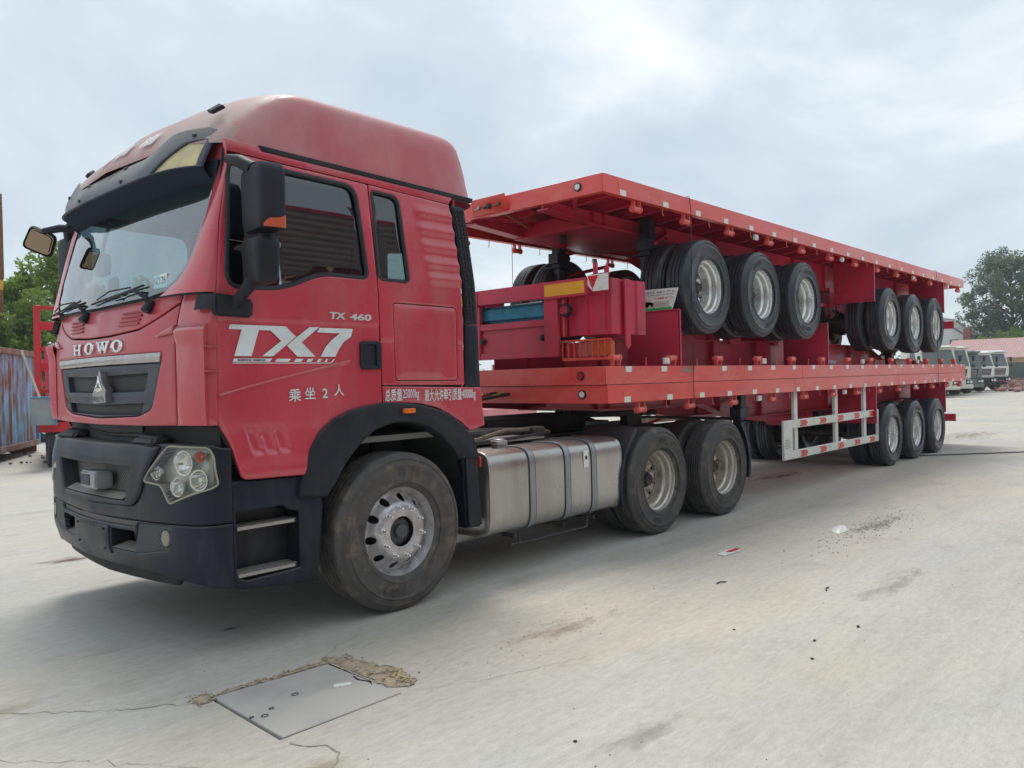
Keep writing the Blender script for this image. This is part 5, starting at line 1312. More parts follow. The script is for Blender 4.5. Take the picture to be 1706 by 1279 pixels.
C = make_trailer('topmost upright flatbed trailer with its deck against the sky', (2.44, 1.25, 1.943), (0, 0, 0), 7.98, (.485, .46, .475), dict(flap=1, leg=.98, legx=1.66, legy=.64, near=-1, crank=0))
# lashing wires round the stack
for nm, x, zb_, lab in (('x', 3.945, 1.25, 'thin lashing wire near the front of the stacked trailers'), ('x', 13.05, 1.25, 'thin lashing wire near the rear end of the stacked trailers')):
    g = G(); g.tube([(x, 2.53, 3.445), (x, 1.25, 3.446), (x, -.012, 3.447), (x - .004, -.018, 3.43), (x + .006, -.028, 3.30), (x - .01, -.026, 2.4), (x + .005, -.020, 1.66), (x, -.02, 1.3), (x, .04, zb_)], .0042, 6)
    g.tube([(x, 2.53, 3.445), (x, 2.53, 1.3)], .0042, 6)
    single('lashing_wire', g, seal, lab, 'wire', (x, 0, 1.25), 'lashing wires round the stacked trailers')
# scuffed patch on the middle trailer's rail
g = G(); g.prism([(3.72, 1.61), (3.76, 1.657), (3.98, 1.656), (4.02, 1.63), (3.97, 1.60), (3.90, 1.592), (3.80, 1.598)], 'y', -.0035, -.0005)
h = link('rail_scuff', g.mesh('rail_scuff', M('grey_scuff', (.25, .21, .17), .8, 0, .35, 14, (.55, .10, .08), .8, 20, .5)), B); h.matrix_parent_inverse = Matrix.Translation(Vector((-14.95 - .16, -1.25, -2.993)))
h.matrix_parent_inverse = (Matrix.Translation(Vector(B.location)) @ B.rotation_euler.to_matrix().to_4x4()).inverted()
# small things lying on the middle trailer's upturned frame
g = G(); pod(g, 8.0, .08, 1.665, 1.74, .16, .06, 0, .4, 14, 6, .8)
single('rag', g, M('pale_blue_cloth', (.35, .42, .50), .9, 0, .3, 20), 'crumpled pale blue rag lying on the rail of the upturned trailer', 'rag', (8.0, .08, 1.665))
# ------------------------------------------------------------ ground
def ground_material():
    m = bpy.data.materials.new('weathered_concrete'); m.use_nodes = True; n, l = m.node_tree.nodes, m.node_tree.links
    b = n['Principled BSDF']; b.inputs['Roughness'].default_value = .9
    tc = n.new('ShaderNodeTexCoord'); cur = n.new('ShaderNodeRGB'); cur.outputs[0].default_value = (.485, .466, .420, 1); out = cur.outputs[0]
    def noise(sc, st=(1, 1, 1), det=6, ro=.55, dist=0, rot=0):
        mp = n.new('ShaderNodeMapping'); mp.inputs['Scale'].default_value = st; mp.inputs['Rotation'].default_value = (0, 0, rot); l.new(tc.outputs['Object'], mp.inputs[0])
        z = n.new('ShaderNodeTexNoise'); z.inputs['Scale'].default_value = sc; z.inputs['Detail'].default_value = det; z.inputs['Roughness'].default_value = ro; z.inputs['Distortion'].default_value = dist
        l.new(mp.outputs[0], z.inputs['Vector']); return z.outputs['Fac']
    def rng(f, a, b_, c=0, d=1):
        r = n.new('ShaderNodeMapRange'); r.inputs['From Min'].default_value = a; r.inputs['From Max'].default_value = b_; r.inputs['To Min'].default_value = c; r.inputs['To Max'].default_value = d
        l.new(f, r.inputs[0]); return r.outputs[0]
    def mix(o, f, c):
        x = n.new('ShaderNodeMix'); x.data_type = 'RGBA'; l.new(f, x.inputs['Factor']); l.new(o, x.inputs['A']); x.inputs['B'].default_value = tuple(c) + (1,); return x.outputs['Result']
    def scale(o, f):
        x = n.new('ShaderNodeVectorMath'); x.operation = 'SCALE'; l.new(o, x.inputs[0]); l.new(f, x.inputs['Scale']); return x.outputs[0]
    out = mix(out, rng(noise(.35, det=4), .44, .58, 0, .85), (.43, .425, .405))
    out = mix(out, rng(noise(.16, (1, 2.2, 1), 5), .48, .60, 0, .8), (.53, .485, .40))
    out = mix(out, rng(noise(1.4, (.10, 1, 1), 6, .6, 0, R(4)), .50, .72, 0, .45), (.39, .375, .335))        # wheel streaks
    out = mix(out, rng(noise(5, (.06, 1, 1), 5, .6, 0, R(-9)), .56, .76, 0, .40), (.55, .545, .515))
    out = mix(out, rng(noise(4, (.12, 1.4, 1), 6, .65, .2, R(14)), .58, .78, 0, .40), (.33, .31, .28))
    out = mix(out, rng(noise(2.2, (.6, 1, 1), 9, .70), .55, .72, 0, .55), (.33, .29, .235))
    out = mix(out, rng(noise(.9, (.5, 1, 1), 9, .66, .4), .54, .68, 0, .45), (.36, .335, .285))
    out = mix(out, rng(noise(11, (.13, 1, 1), 8, .72, .3, R(-6)), .50, .70, 0, .45), (.36, .345, .305))
    out = mix(out, rng(noise(19, (.16, 1, 1), 8, .72, .3, R(5)), .52, .72, 0, .38), (.56, .55, .52))
    out = mix(out, rng(noise(60, (.25, 1, 1), 5, .75), .52, .70, 0, .45), (.32, .30, .265))
    out = mix(out, rng(noise(1.1, (.05, 1, 1), 3, .5, 0, R(-3)), .60, .70, 0, .35), (.30, .29, .27))
    out = scale(out, rng(noise(26, (.5, 1, 1), det=6, ro=.75), .3, .7, .87, 1.11))
    out = scale(out, rng(noise(150, det=4, ro=.8), .25, .75, .80, 1.17))
    vo = n.new('ShaderNodeTexVoronoi'); vo.inputs['Scale'].default_value = 34; l.new(tc.outputs['Object'], vo.inputs['Vector'])
    out = mix(out, rng(vo.outputs['Distance'], .10, .04, 0, .28), (.20, .18, .16))
    l.new(out, b.inputs['Base Color'])
    h = noise(120, det=6, ro=.75); h2 = noise(7, (.3, 1, 1), 6, .6)
    ad = n.new('ShaderNodeMath'); ad.operation = 'ADD'; l.new(rng(h2, 0, 1, 0, 2.5), ad.inputs[0]); l.new(h, ad.inputs[1])
    bp = n.new('ShaderNodeBump'); bp.inputs['Strength'].default_value = .35; bp.inputs['Distance'].default_value = .005; l.new(ad.outputs[0], bp.inputs['Height']); l.new(bp.outputs[0], b.inputs['Normal'])
    return m
concrete = ground_material()
# the slab pit is cut out of the near ground sheet
PIT = [(-1.618, -1.124), (-.942, -1.131), (-.925, -.478), (-1.60, -.425)]
g = G(); sheet([(-14, -14), (26, -14), (26, 12), (-14, 12)], [PIT], 1.6, lambda u, v, w: (u, v, -w * 0), .0, .02, g)
near_g = link('ground', g.mesh('ground', concrete)); near_g['kind'] = 'structure'
g = G(); g.add([(-1500, -1500, -.02), (2500, -1500, -.02), (2500, 2500, -.02), (-1500, 2500, -.02)], [(0, 1, 2, 3)])
far_g = link('yard', g.mesh('yard', concrete)); far_g['kind'] = 'structure'
# blend skirts: the near sheet is raised over the wide yard by 2 cm, hide with a shallow ramp
g = G(); o_ = [(-14, -14), (26, -14), (26, 12), (-14, 12)]; q_ = [(-20, -20), (32, -20), (32, 18), (-20, 18)]
g.add([(x, y, 0) for x, y in o_] + [(x, y, -.021) for x, y in q_], [(i, (i + 1) % 4, 4 + (i + 1) % 4, 4 + i) for i in range(4)])
rg_ = link('ground_apron', g.mesh('ground_apron', concrete)); rg_['kind'] = 'structure'
g = G(); g.add([(x, y, -.07) for x, y in PIT] + [(x, y, .0) for x, y in PIT], [(0, 1, 2, 3)] + [(i, (i + 1) % 4, 4 + (i + 1) % 4, 4 + i) for i in range(4)])
struct('pit', g, dark)
# inspection slab
slab_m = M('smooth_cover_slab', (.35, .34, .33), .75, 0, .14, 3, (.46, .44, .40), .85, 2.0, .44, (.5, 1, 1), bump=.12, bscale=60)
g = G(); g.prism([(-1.600, -1.118), (-.945, -1.128), (-.945, -.492), (-1.585, -.440)], 'z', -.05, .006)
sl = single('inspection_cover', g, slab_m, 'smooth grey rectangular cover slab let into the concrete in front of the truck', 'cover slab', (-1.27, -.8, 0), bev=.004)
for (x, y, r) in ((-1.30, -.735, .017), (-1.535, -.85, .016), (-1.47, -.80, .011), (-1.585, -.82, .010)):
    g = G(); g.tube([(x + 1.27 + r * math.cos(t) * random.uniform(.8, 1.2), y + .8 + r * .8 * math.sin(t), .0075) for t in [2 * math.pi * i / 12 for i in range(12)]], .0028, 5, True)
    part('lifting_hole', g, M('hole_grime', (.09, .085, .08), .9, 0), sl)
g = G(); g.prism([(.30 - .005, -.14), (.325, -.09), (.30, -.02), (.31, .04), (.30, .04), (.285, -.02), (.308, -.09)], 'z', .0062, .0068); part('slab_crack', g, dark, sl)
soil = M('dry_soil', (.36, .28, .19), .95, 0, .3, 20, (.48, .42, .32), .7, 14, .5, bump=.6, bscale=70)
stone_m = M('crumbled_mortar', (.40, .34, .26), .9, 0, .4, 30, bump=.4, bscale=60)
leaf_m = M('dry_leaf', (.42, .34, .20), .8, 0, .4, 40)
rnd = random.Random(3)
def rock(g, x, y, z, r, n=6):
    vs_ = []
    for i in range(4):
        ph = -math.pi / 2 + math.pi * (i + .5) / 4
        for j in range(n):
            t = 2 * math.pi * j / n; k = r * rnd.uniform(.7, 1.2); vs_.append((x + k * math.cos(ph) * math.cos(t), y + k * math.cos(ph) * math.sin(t), z + k * .65 * math.sin(ph)))
    fs = [(i * n + j, i * n + (j + 1) % n, (i + 1) * n + (j + 1) % n, (i + 1) * n + j) for i in range(3) for j in range(n)] + [tuple(range(n - 1, -1, -1)), tuple(3 * n + j for j in range(n))]
    g.add(vs_, fs)
def patch(g, pts, z, nz=.006, seed=1):
    r_ = random.Random(seed); P = resample(pts, .03); P = [(x + r_.gauss(0, .008), y + r_.gauss(0, .008)) for x, y in P]
    sheet(P, [], .025, lambda u, v, w: (u, v, z + (r_.random() * nz if w == 0 else .0)), 0, .01, g)
g = G(); patch(g, [(-.93, -.38), (-.84, -.42), (-.79, -.60), (-.74, -.84), (-.76, -1.04), (-.84, -1.10), (-.925, -1.04), (-.922, -.47)], .0025, .007, 2)
patch(g, [(-1.58, -.40), (-1.62, -.36), (-1.68, -.39), (-1.67, -.47), (-1.62, -.48)], .0025, .008, 3)
patch(g, [(-1.60, -.435), (-1.3, -.450), (-.93, -.475), (-.91, -.44), (-1.2, -.428), (-1.5, -.408)], .0025, .007, 4)
struct('soil_patch', g, soil, kind='stuff')['kind'] = 'stuff'
g = G()
for _ in range(260):
    t = rnd.random()
    if t < .62: x, y = rnd.gauss(-.845, .045), rnd.uniform(-1.10, -.42)
    elif t < .82: x, y = rnd.gauss(-1.63, .04), rnd.gauss(-.42, .05)
    else: x, y = rnd.uniform(-1.55, -.95), -.42 + rnd.gauss(0, .018)
    rock(g, x, y, .004, rnd.choice((.003, .004, .005, .006, .008, .013)), 5)
struct('broken_mortar', g, stone_m, kind='stuff')['kind'] = 'stuff'
g = G()
for _ in range(26):
    x, y = rnd.uniform(-.88, -.78), rnd.uniform(-1.06, -.80); a = rnd.uniform(0, 6.3); L_ = rnd.uniform(.02, .045); dx, dy = math.cos(a) * L_, math.sin(a) * L_
    g.hexa([(x, y, .012), (x + dx, y + dy, .014), (x + dx - dy * .3, y + dy + dx * .3, .016), (x - dy * .3, y + dx * .3, .014), (x, y, .014), (x + dx, y + dy, .022), (x + dx - dy * .3, y + dy + dx * .3, .020), (x - dy * .3, y + dx * .3, .017)])
struct('dry_leaves', g, leaf_m, kind='stuff')['kind'] = 'stuff'
g = G(); g.prism([(-1.13, -.82), (-1.05, -.86), (-1.03, -.84), (-1.06, -.815), (-1.11, -.795)], 'z', .0065, .014); single('white_scrap', g, white_film, 'small white scrap lying on the cover slab', 'litter', (-1.08, -.83, .007))
# cracks and surface edges in the concrete
crack_m = M('crack_dirt', (.29, .265, .225), .95, 0, .3, 30)
def crack(pts, w, seed, z=.0025, step=.035, jit=.012):
    r_ = random.Random(seed); P = []
    for a, b in zip(pts[:-1], pts[1:]):
        k = max(2, int(math.hypot(b[0] - a[0], b[1] - a[1]) / step))
        P += [(a[0] + (b[0] - a[0]) * i / k, a[1] + (b[1] - a[1]) * i / k) for i in range(k)]
    P.append(pts[-1]); P = [(x + r_.gauss(0, jit), y + r_.gauss(0, jit)) for x, y in P]
    g = G(); L_, R_ = [], []
    for i, (x, y) in enumerate(P):
        a = P[max(0, i - 1)]; b = P[min(len(P) - 1, i + 1)]; dx, dy = b[0] - a[0], b[1] - a[1]; n_ = math.hypot(dx, dy) + 1e-9
        ww = w * r_.uniform(.25, 1.3) * (0 if i in (0, len(P) - 1) else 1); L_.append((x - dy / n_ * ww, y + dx / n_ * ww, z)); R_.append((x + dy / n_ * ww, y - dx / n_ * ww, z))
    n_ = len(P); g.add(L_ + R_, [(i, i + 1, n_ + i + 1, n_ + i) for i in range(n_ - 1)])
    struct('ground_crack', g, crack_m)
crack([(-2.75, .55), (-2.35, .18), (-2.0, -.18), (-1.66, -.44)], .003, 1)
crack([(-1.62, -1.16), (-1.60, -1.22), (-1.50, -1.33), (-1.54, -1.46), (-1.72, -1.62)], .004, 2)
crack([(-.86, -.38), (-.72, -.25), (-.55, -.22), (-.40, -.05)], .0015, 3)
crack([(-.94, -1.13), (-.55, -1.32), (.1, -1.55)], .0012, 4)
crack([(-2.6, -.25), (-2.2, -.75), (-1.9, -1.2)], .0015, 5)
# stains
def stain(name, pts, col, z, seed, amt=.8):
    m = bpy.data.materials.new(name); m.use_nodes = True; n, l = m.node_tree.nodes, m.node_tree.links; b = n['Principled BSDF']; b.inputs['Roughness'].default_value = .85
    b.inputs['Base Color'].default_value = tuple(col) + (1,)
    tc = n.new('ShaderNodeTexCoord'); nz = n.new('ShaderNodeTexNoise'); nz.inputs['Scale'].default_value = 4.4; nz.inputs['Detail'].default_value = 10; nz.inputs['Roughness'].default_value = .72
    mp = n.new('ShaderNodeMapping'); mp.inputs['Scale'].default_value = (.6, 1.6, 1); l.new(tc.outputs['Object'], mp.inputs[0]); l.new(mp.outputs[0], nz.inputs['Vector'])
    cx = sum(p[0] for p in pts) / len(pts); cy = sum(p[1] for p in pts) / len(pts); rx = max(abs(p[0] - cx) for p in pts); ry = max(abs(p[1] - cy) for p in pts)
    sp = n.new('ShaderNodeVectorMath'); sp.operation = 'MULTIPLY'; sp.inputs[1].default_value = (1 / rx, 1 / ry, 0); l.new(tc.outputs['Object'], sp.inputs[0])
    ln = n.new('ShaderNodeVectorMath'); ln.operation = 'LENGTH'; l.new(sp.outputs[0], ln.inputs[0])
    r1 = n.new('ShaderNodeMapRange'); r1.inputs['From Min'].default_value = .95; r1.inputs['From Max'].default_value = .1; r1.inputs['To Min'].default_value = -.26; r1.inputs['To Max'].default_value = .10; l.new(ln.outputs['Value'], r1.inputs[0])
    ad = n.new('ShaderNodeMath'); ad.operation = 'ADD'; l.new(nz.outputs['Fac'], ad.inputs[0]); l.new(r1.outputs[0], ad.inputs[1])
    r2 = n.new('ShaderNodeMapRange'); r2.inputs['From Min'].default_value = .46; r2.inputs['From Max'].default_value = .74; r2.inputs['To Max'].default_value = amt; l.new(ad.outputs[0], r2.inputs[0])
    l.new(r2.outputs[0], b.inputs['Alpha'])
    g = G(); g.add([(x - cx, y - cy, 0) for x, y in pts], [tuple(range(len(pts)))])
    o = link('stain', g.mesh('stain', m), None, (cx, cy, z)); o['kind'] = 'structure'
ell = lambda cx, cy, rx, ry, rot=0: [(cx + rx * math.cos(t) * math.cos(rot) - ry * math.sin(t) * math.sin(rot), cy + rx * math.cos(t) * math.sin(rot) + ry * math.sin(t) * math.cos(rot)) for t in [2 * math.pi * i / 24 for i in range(24)]]
stain('brown_dirt', ell(.35, -1.10, .85, .30), (.30, .24, .17), .004, 1, .55)
stain('rust_dirt', ell(8.1, .95, 1.5, .55), (.24, .14, .085), .004, 2, .75)
stain('dark_gravel', ell(4.9, -1.5, 1.3, .28), (.24, .215, .19), .004, 3, .7)
stain('grey_dirt', ell(-.55, -2.30, .6, .20), (.34, .315, .27), .004, 4, .6)
stain('red_puddle', ell(-.92, 3.7, .5, .30), (.13, .035, .025), .004, 5, .95)
stain('oil_spot', ell(-.98, .56, .16, .07), (.02, .02, .02), .0045, 6, .97)
stain('far_dirt', ell(17.5, .5, 3.2, 1.2), (.30, .25, .18), .004, 7, .7)
stain('far_dirt', ell(2.6, -2.35, 1.3, .26), (.38, .35, .30), .004, 8, .6)
stain('soil_film', ell(-1.65, -1.45, .30, .18), (.40, .35, .25), .0035, 9, .7)
stain('soil_film', ell(-2.35, .25, .55, .22), (.42, .37, .28), .0035, 10, .6)
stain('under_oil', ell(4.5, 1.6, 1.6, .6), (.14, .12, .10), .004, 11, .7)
# stones and litter
stone_lab = [(1.513, -2.51, .013, 'dark pebble lying alone on the concrete, right foreground'), (1.102, -2.405, .010, 'smaller pebble beside two others in the right foreground'), (.806, -2.51, .010, 'pebble nearest the bottom edge of its scatter, right foreground'), (-.798, -2.128, .009, 'single dark pebble near the bottom centre of the concrete'), (1.0, -1.95, .008, 'tiny pebble on the streaked concrete right of the brown patch')]
dark_stone = M('dark_pebble', (.06, .055, .055), .9, 0, .3, 40)
for x, y, r, lab in stone_lab:
    g = G(); rock(g, x, y, r * .4, r, 8); single('pebble', g, dark_stone, lab, 'pebble', (x, y, 0), 'loose pebbles on the concrete')
g = G()
for _ in range(450):
    x = rnd.uniform(-3, 16); y = rnd.uniform(-3.4, .6) if rnd.random() < .85 else rnd.uniform(3, 8); rock(g, x, y, .001, rnd.choice((.0015, .002, .003, .003, .005)), 5)
for _ in range(260): x = 4.9 + rnd.gauss(0, .7); y = -1.5 + rnd.gauss(0, .12); rock(g, x, y, .002, rnd.uniform(.003, .009), 5)
for _ in range(120): x = .3 + rnd.gauss(0, .5); y = -1.1 + rnd.gauss(0, .14); rock(g, x, y, .001, rnd.uniform(.002, .005), 5)
struct('grit', g, M('grit', (.28, .26, .23), .9, 0, .4, 50), kind='stuff')['kind'] = 'stuff'
g = G(); g.hexa([(-.13, -.02, 0), (.12, -.05, 0), (.14, .04, 0), (-.11, .06, 0), (-.13, -.02, .012), (.12, -.05, .028), (.14, .04, .020), (-.11, .06, .010)])
g2 = G(); g2.hexa([(-.02, -.03, .021), (.11, -.046, .029), (.12, .0, .027), (-.02, .02, .018), (-.02, -.03, .023), (.11, -.046, .031), (.12, .0, .030), (-.02, .02, .021)])
t = thing('flattened_packet', 'flattened pale packet with red print lying on the concrete near the drive wheels', 'packet', (2.89, -.94, 0), wc=False)
part('wrapper', g, white_film, t, bev=.004); part('red_print', g2, red_film, t)
g = G(); g.hexa([(-.16, -.05, 0), (.05, -.07, 0), (.09, .06, 0), (-.10, .07, 0), (-.08, -.02, .035), (.02, -.04, .06), (.05, .03, .05), (-.05, .05, .045)])
g = single('plastic_scrap', g, white_film, 'crumpled white plastic scrap on the concrete beside a line of gravel', 'litter', (0, 0, 0), bev=.006); g.location = (4.43, -1.33, 0)
g = G(); g.tube([(12.1, .1, .01), (12.9, -.62, .008), (14.2, -1.7, .008), (16.5, -3.4, .008), (22, -7, .008)], .012, 6); single('ground_cable', g, seal, 'black cable lying across the concrete behind the rear wheels', 'cable', (12, 0, 0))
for x, y, dx, dy, lab in ((1.9, -1.35, .09, -.03, 'thin dark twig on the concrete in front of the drive wheels'), (2.2, -2.05, .10, .02, 'short dark stick on the concrete, right of centre')):
    g = G(); g.tube([(x, y, .006), (x + dx * .5, y + dy * .5 + .01, .010), (x + dx, y + dy, .005)], .005, 5); single('twig', g, seal, lab, 'twig', (x, y, 0))

# ------------------------------------------------------------ trees
def leaf_mat(name, c1, c2):
    m = bpy.data.materials.new(name); m.use_nodes = True; n, l = m.node_tree.nodes, m.node_tree.links; n.clear()
    o = n.new('ShaderNodeOutputMaterial'); d = n.new('ShaderNodeBsdfDiffuse'); t = n.new('ShaderNodeBsdfTranslucent'); mx = n.new('ShaderNodeMixShader'); mx.inputs[0].default_value = .35
    tc = n.new('ShaderNodeTexCoord'); nz = n.new('ShaderNodeTexNoise'); nz.inputs['Scale'].default_value = .9; nz.inputs['Detail'].default_value = 6; l.new(tc.outputs['Object'], nz.inputs['Vector'])
    r = n.new('ShaderNodeValToRGB'); r.color_ramp.elements[0].position = .38; r.color_ramp.elements[1].position = .62; r.color_ramp.elements[0].color = tuple(c1) + (1,); r.color_ramp.elements[1].color = tuple(c2) + (1,)
    l.new(nz.outputs['Fac'], r.inputs[0]); l.new(r.outputs[0], d.inputs[0]); l.new(r.outputs[0], t.inputs[0]); l.new(d.outputs[0], mx.inputs[1]); l.new(t.outputs[0], mx.inputs[2]); l.new(mx.outputs[0], o.inputs[0]); return m
bark = M('grey_bark', (.14, .12, .10), .9, 0, .3, 4, bump=.5, bscale=12)
lm_green = leaf_mat('fresh_leaves', (.12, .21, .045), (.31, .42, .12)); lm_dark = leaf_mat('poplar_leaves', (.12, .165, .13), (.23, .29, .21)); lm_bright = leaf_mat('bush_leaves', (.10, .18, .05), (.20, .31, .09))
def tree(label, x, y, h, cw, base, lm, seed, nl=9000, ls=.16, clumps=26, group=None, up=.75, cat='tree', nm='broadleaf_tree'):
    r_ = random.Random(seed); t = thing(nm, label, cat, (x, y, 0), group=group, wc=False); tr = G(); cen = []
    top = Vector((r_.uniform(-.3, .3), r_.uniform(-.3, .3), h * .86))
    pts = [Vector((0, 0, -.1)), Vector((.05, 0, h * .2)), Vector((r_.uniform(-.2, .2), r_.uniform(-.2, .2), h * .5)), top]; R0 = h * .018 + .05
    tr.tube(pts, [R0, R0 * .8, R0 * .5, R0 * .12], 8)
    for k in range(clumps):
        f = base + (1 - base) * ((k + .5) / clumps); z = h * f * .97; w = cw / 2 * (math.sin(math.pi * min(1, (1 - (f - base) / (1 - base)) * .92 + .06)) ** .6)
        a = k * 2.4 + r_.uniform(-.5, .5); rad = w * r_.uniform(.35, .95); c = Vector((math.cos(a) * rad, math.sin(a) * rad, z + r_.uniform(-.3, .3)))
        s = Vector((0, 0, max(h * .12, z - rad * up))); m_ = s.lerp(c, .5) + Vector((0, 0, -.15)); tr.tube([s, m_, c], [R0 * .35, R0 * .22, R0 * .06], 5)
        cen.append((c, cw * r_.uniform(.10, .19)))
    part('trunk', tr, bark, t)
    rs = np.random.RandomState(seed); N_ = nl; ci = rs.randint(0, len(cen), N_)
    C_ = np.array([tuple(c[0]) for c in cen])[ci]; S_ = np.array([c[1] for c in cen])[ci]
    d = rs.normal(size=(N_, 3)); d /= np.linalg.norm(d, axis=1)[:, None]; rr_ = rs.uniform(.25, 1.0, N_) ** .6
    sub = rs.normal(size=(len(cen) * 9, 3)); sub /= np.linalg.norm(sub, axis=1)[:, None]; si = rs.randint(0, 9, N_) + ci * 9
    P = C_ + sub[si] * (S_ * .62)[:, None] + d * (S_ * .52 * rr_)[:, None] * np.array([1, 1, .75])
    u = rs.normal(size=(N_, 3)); u /= np.linalg.norm(u, axis=1)[:, None]; v = np.cross(u, rs.normal(size=(N_, 3))); v /= np.linalg.norm(v, axis=1)[:, None]
    sz = ls * rs.uniform(.6, 1.3, N_)[:, None]
    V = np.stack([P - u * sz, P + v * sz * .5, P + u * sz, P - v * sz * .5], 1).reshape(-1, 3)
    me = bpy.data.meshes.new('crown'); me.from_pydata(V.tolist(), [], [(4 * i, 4 * i + 1, 4 * i + 2, 4 * i + 3) for i in range(N_)]); me.materials.append(lm)
    link('crown', me, t); return t
GL = 'trees behind the blue container'
tree('round green tree directly above the blue container at the left edge', 4.2, 31, 6.1, 6.8, .12, lm_green, 11, 15000, .13, group=GL)
tree('taller bright green tree just left of the truck cab', 8.3, 33.5, 7.3, 5.8, .12, lm_green, 12, 15000, .13, group=GL)
tree('dark green tree standing low behind the red ramps', 8.5, 27, 4.9, 5.0, .08, lm_green, 13, 8000, .14, group=GL)
tree('leafy tree partly hidden by the truck windscreen', 12.5, 34, 6.2, 6.0, .15, lm_green, 14, 7000, .15, group=GL)
tree('low bushy tree filling the gap under the taller trees', 2.6, 27, 4.4, 5.0, .05, lm_green, 15, 8000, .14, group=GL)
tree('tall dark poplar with gaps in its crown behind the pink roofed shed', 92, 13.2, 13.6, 9.0, .20, lm_dark, 21, 30000, .145, 80, 'poplars behind the shed')
tree('broad dark poplar cut by the right edge of the picture', 96, 8.0, 13.8, 11.0, .15, lm_dark, 22, 32000, .155, 80, 'poplars behind the shed')
tree('bright green bushy tree in front of the poplars', 84, 12.0, 4.9, 6.5, .1, lm_bright, 23, 8000, .2, 20, 'bushes behind the shed')
tree('low bright green bush beside the far grey building', 86, 15.6, 4.0, 5.0, .1, lm_bright, 24, 6000, .2, 16, 'bushes behind the shed')
tree('green bush at the right edge under the poplars', 88, 9.0, 5.4, 6.0, .1, lm_bright, 25, 6000, .2, 16, 'bushes behind the shed')

# ------------------------------------------------------------ left background: container, ramp trailer, rusty mast
blue_rust = M('rusty_blue_sheet', (.14, .30, .58), .6, 0, .2, 1.5, (.20, .075, .030), 1.0, 2.4, .53, (1.3, 1.3, .35), bump=.2, bscale=20)
pale_rust = M('faded_blue_sheet', (.26, .50, .74), .7, 0, .25, 2.5, (.22, .09, .04), 1.0, 2.6, .485, (1.5, 1.5, .35), bump=.2, bscale=20)
cn = thing('shipping_container', 'rusty faded blue corrugated container on blocks at the left edge', 'container', (3.15, 18.55, 0), (0, 0, math.atan2(-2.0, -1.15)), wc=False)
Lc, Wc, Hc = 6.0, 2.4, 2.52
for k, (o, d, L_) in enumerate((((0, 0), (1, 0), Lc), ((0, 0), (0, -1), Wc), ((0, -Wc), (1, 0), Lc), ((Lc, 0), (0, -1), Wc))):
    g = G(); n_ = int(L_ / .07)
    def fn(u, v, o=o, d=d, L_=L_, n_=n_):
        i = int(round(u * n_)); off = (0, 0, .036, .036)[i % 4]; s_ = u * (L_ - .2) + .1
        return (o[0] + d[0] * s_ + (0 if d[0] else (off if o[0] == 0 else -off)), o[1] + d[1] * s_ - (off * (1 if o[1] == 0 else -1) if d[0] else 0), .32 + (Hc - .34) * v)
    g.grid(fn, n_ + 1, 2)
    part('wall_panel', g, pale_rust if k == 0 else blue_rust, cn, smooth=R(10))
for x in (0, Lc):
    for y in (0, -Wc): g = G(); g.box(x - .06, x + .06, y - .06, y + .06, .18, Hc + .02); part('corner_post', g, blue_rust, cn, bev=.01)
g = G()
for y in (.005, -Wc - .005): g.box(.06, Lc - .06, y - .05, y + .05, Hc - .10, Hc + .03); g.box(.06, Lc - .06, y - .05, y + .05, .18, .32)
for x in (0, Lc): g.box(x - .05, x + .05, -Wc + .05, -.05, Hc - .1, Hc + .03); g.box(x - .05, x + .05, -Wc + .05, -.05, .18, .32)
part('frame_rail', g, M('rusty_rail', (.24, .12, .08), .8, 0, .3, 3, (.25, .33, .42), .6, 3, .55), cn, bev=.008)
g = G(); g.box(0, Lc, -Wc, 0, Hc - .02, Hc); part('container_roof', g, M('brown_rust', (.20, .09, .05), .8, 0, .3, 3), cn)
rotc = Matrix.Rotation(math.atan2(-2.0, -1.15), 3, 'Z')
for q, lab in (((.15, -.3), 'brown timber block under the right end of the blue container'), ((5.2, -.3), 'brown timber block under the left end of the blue container'), ((.3, -2.1), 'brown timber block under the far right corner of the blue container')):
    p = rotc @ Vector((q[0], q[1], 0)); g = G(); g.box(-.28, .28, -.15, .15, 0, .18); o = single('timber_block', g, M('old_timber', (.13, .07, .04), .9, 0, .3, 6), lab, 'timber block', (0, 0, 0), 'blocks under the container', bev=.01); o.location = (3.15 + p.x, 18.55 + p.y, 0)
g = G()
for _ in range(60): rock(g, rnd.uniform(.5, 4.0), rnd.uniform(14.6, 18.6), .03, rnd.uniform(.02, .06), 6)
struct('rubble', g, M('rubble', (.16, .14, .12), .9, 0, .4, 5), kind='stuff')['kind'] = 'stuff'
# red low loader with upright folded ramps, seen end on; and a low red trailer seen under the stack
bright_red = M('bright_red_paint', (.55, .02, .03), .4, 0, .12, 2)
pink_top = M('sunlit_pink_red', (.68, .26, .28), .5, 0, .1, 2)  # sunlight on the red rail painted in as pink
ll = thing('low_loader', 'red low-loader trailer seen end on with its ladder ramps folded upright', 'trailer', (1.62, 13.35, 0), (0, 0, math.atan2(.95, .32)), wc=False)
for y0 in (-.62, -2.4):
    for yy in (0, .50):
        g = G(); g.hexa([(0, y0 + yy, .95), (.16, y0 + yy, .95), (.16, y0 + yy + .12, .95), (0, y0 + yy + .12, .95), (.22, y0 + yy, 3.28), (.34, y0 + yy, 3.28), (.34, y0 + yy + .12, 3.28), (.22, y0 + yy + .12, 3.28)]); part('ramp_stile', g, bright_red, ll, bev=.01)
    for k in range(6):
        g = G(); z = 1.10 + k * .42; xo = .22 * (z - .95) / 2.33; g.box(xo + .0, xo + .12, y0 + .12, y0 + .50, z, z + (.16 if k in (0, 2, 4) else .07)); part('ramp_rung', g, bright_red, ll, bev=.006)
g = G(); g.box(.1, 4.6, -2.6, -.05, .92, 1.06); part('deck', g, bright_red, ll, bev=.02)
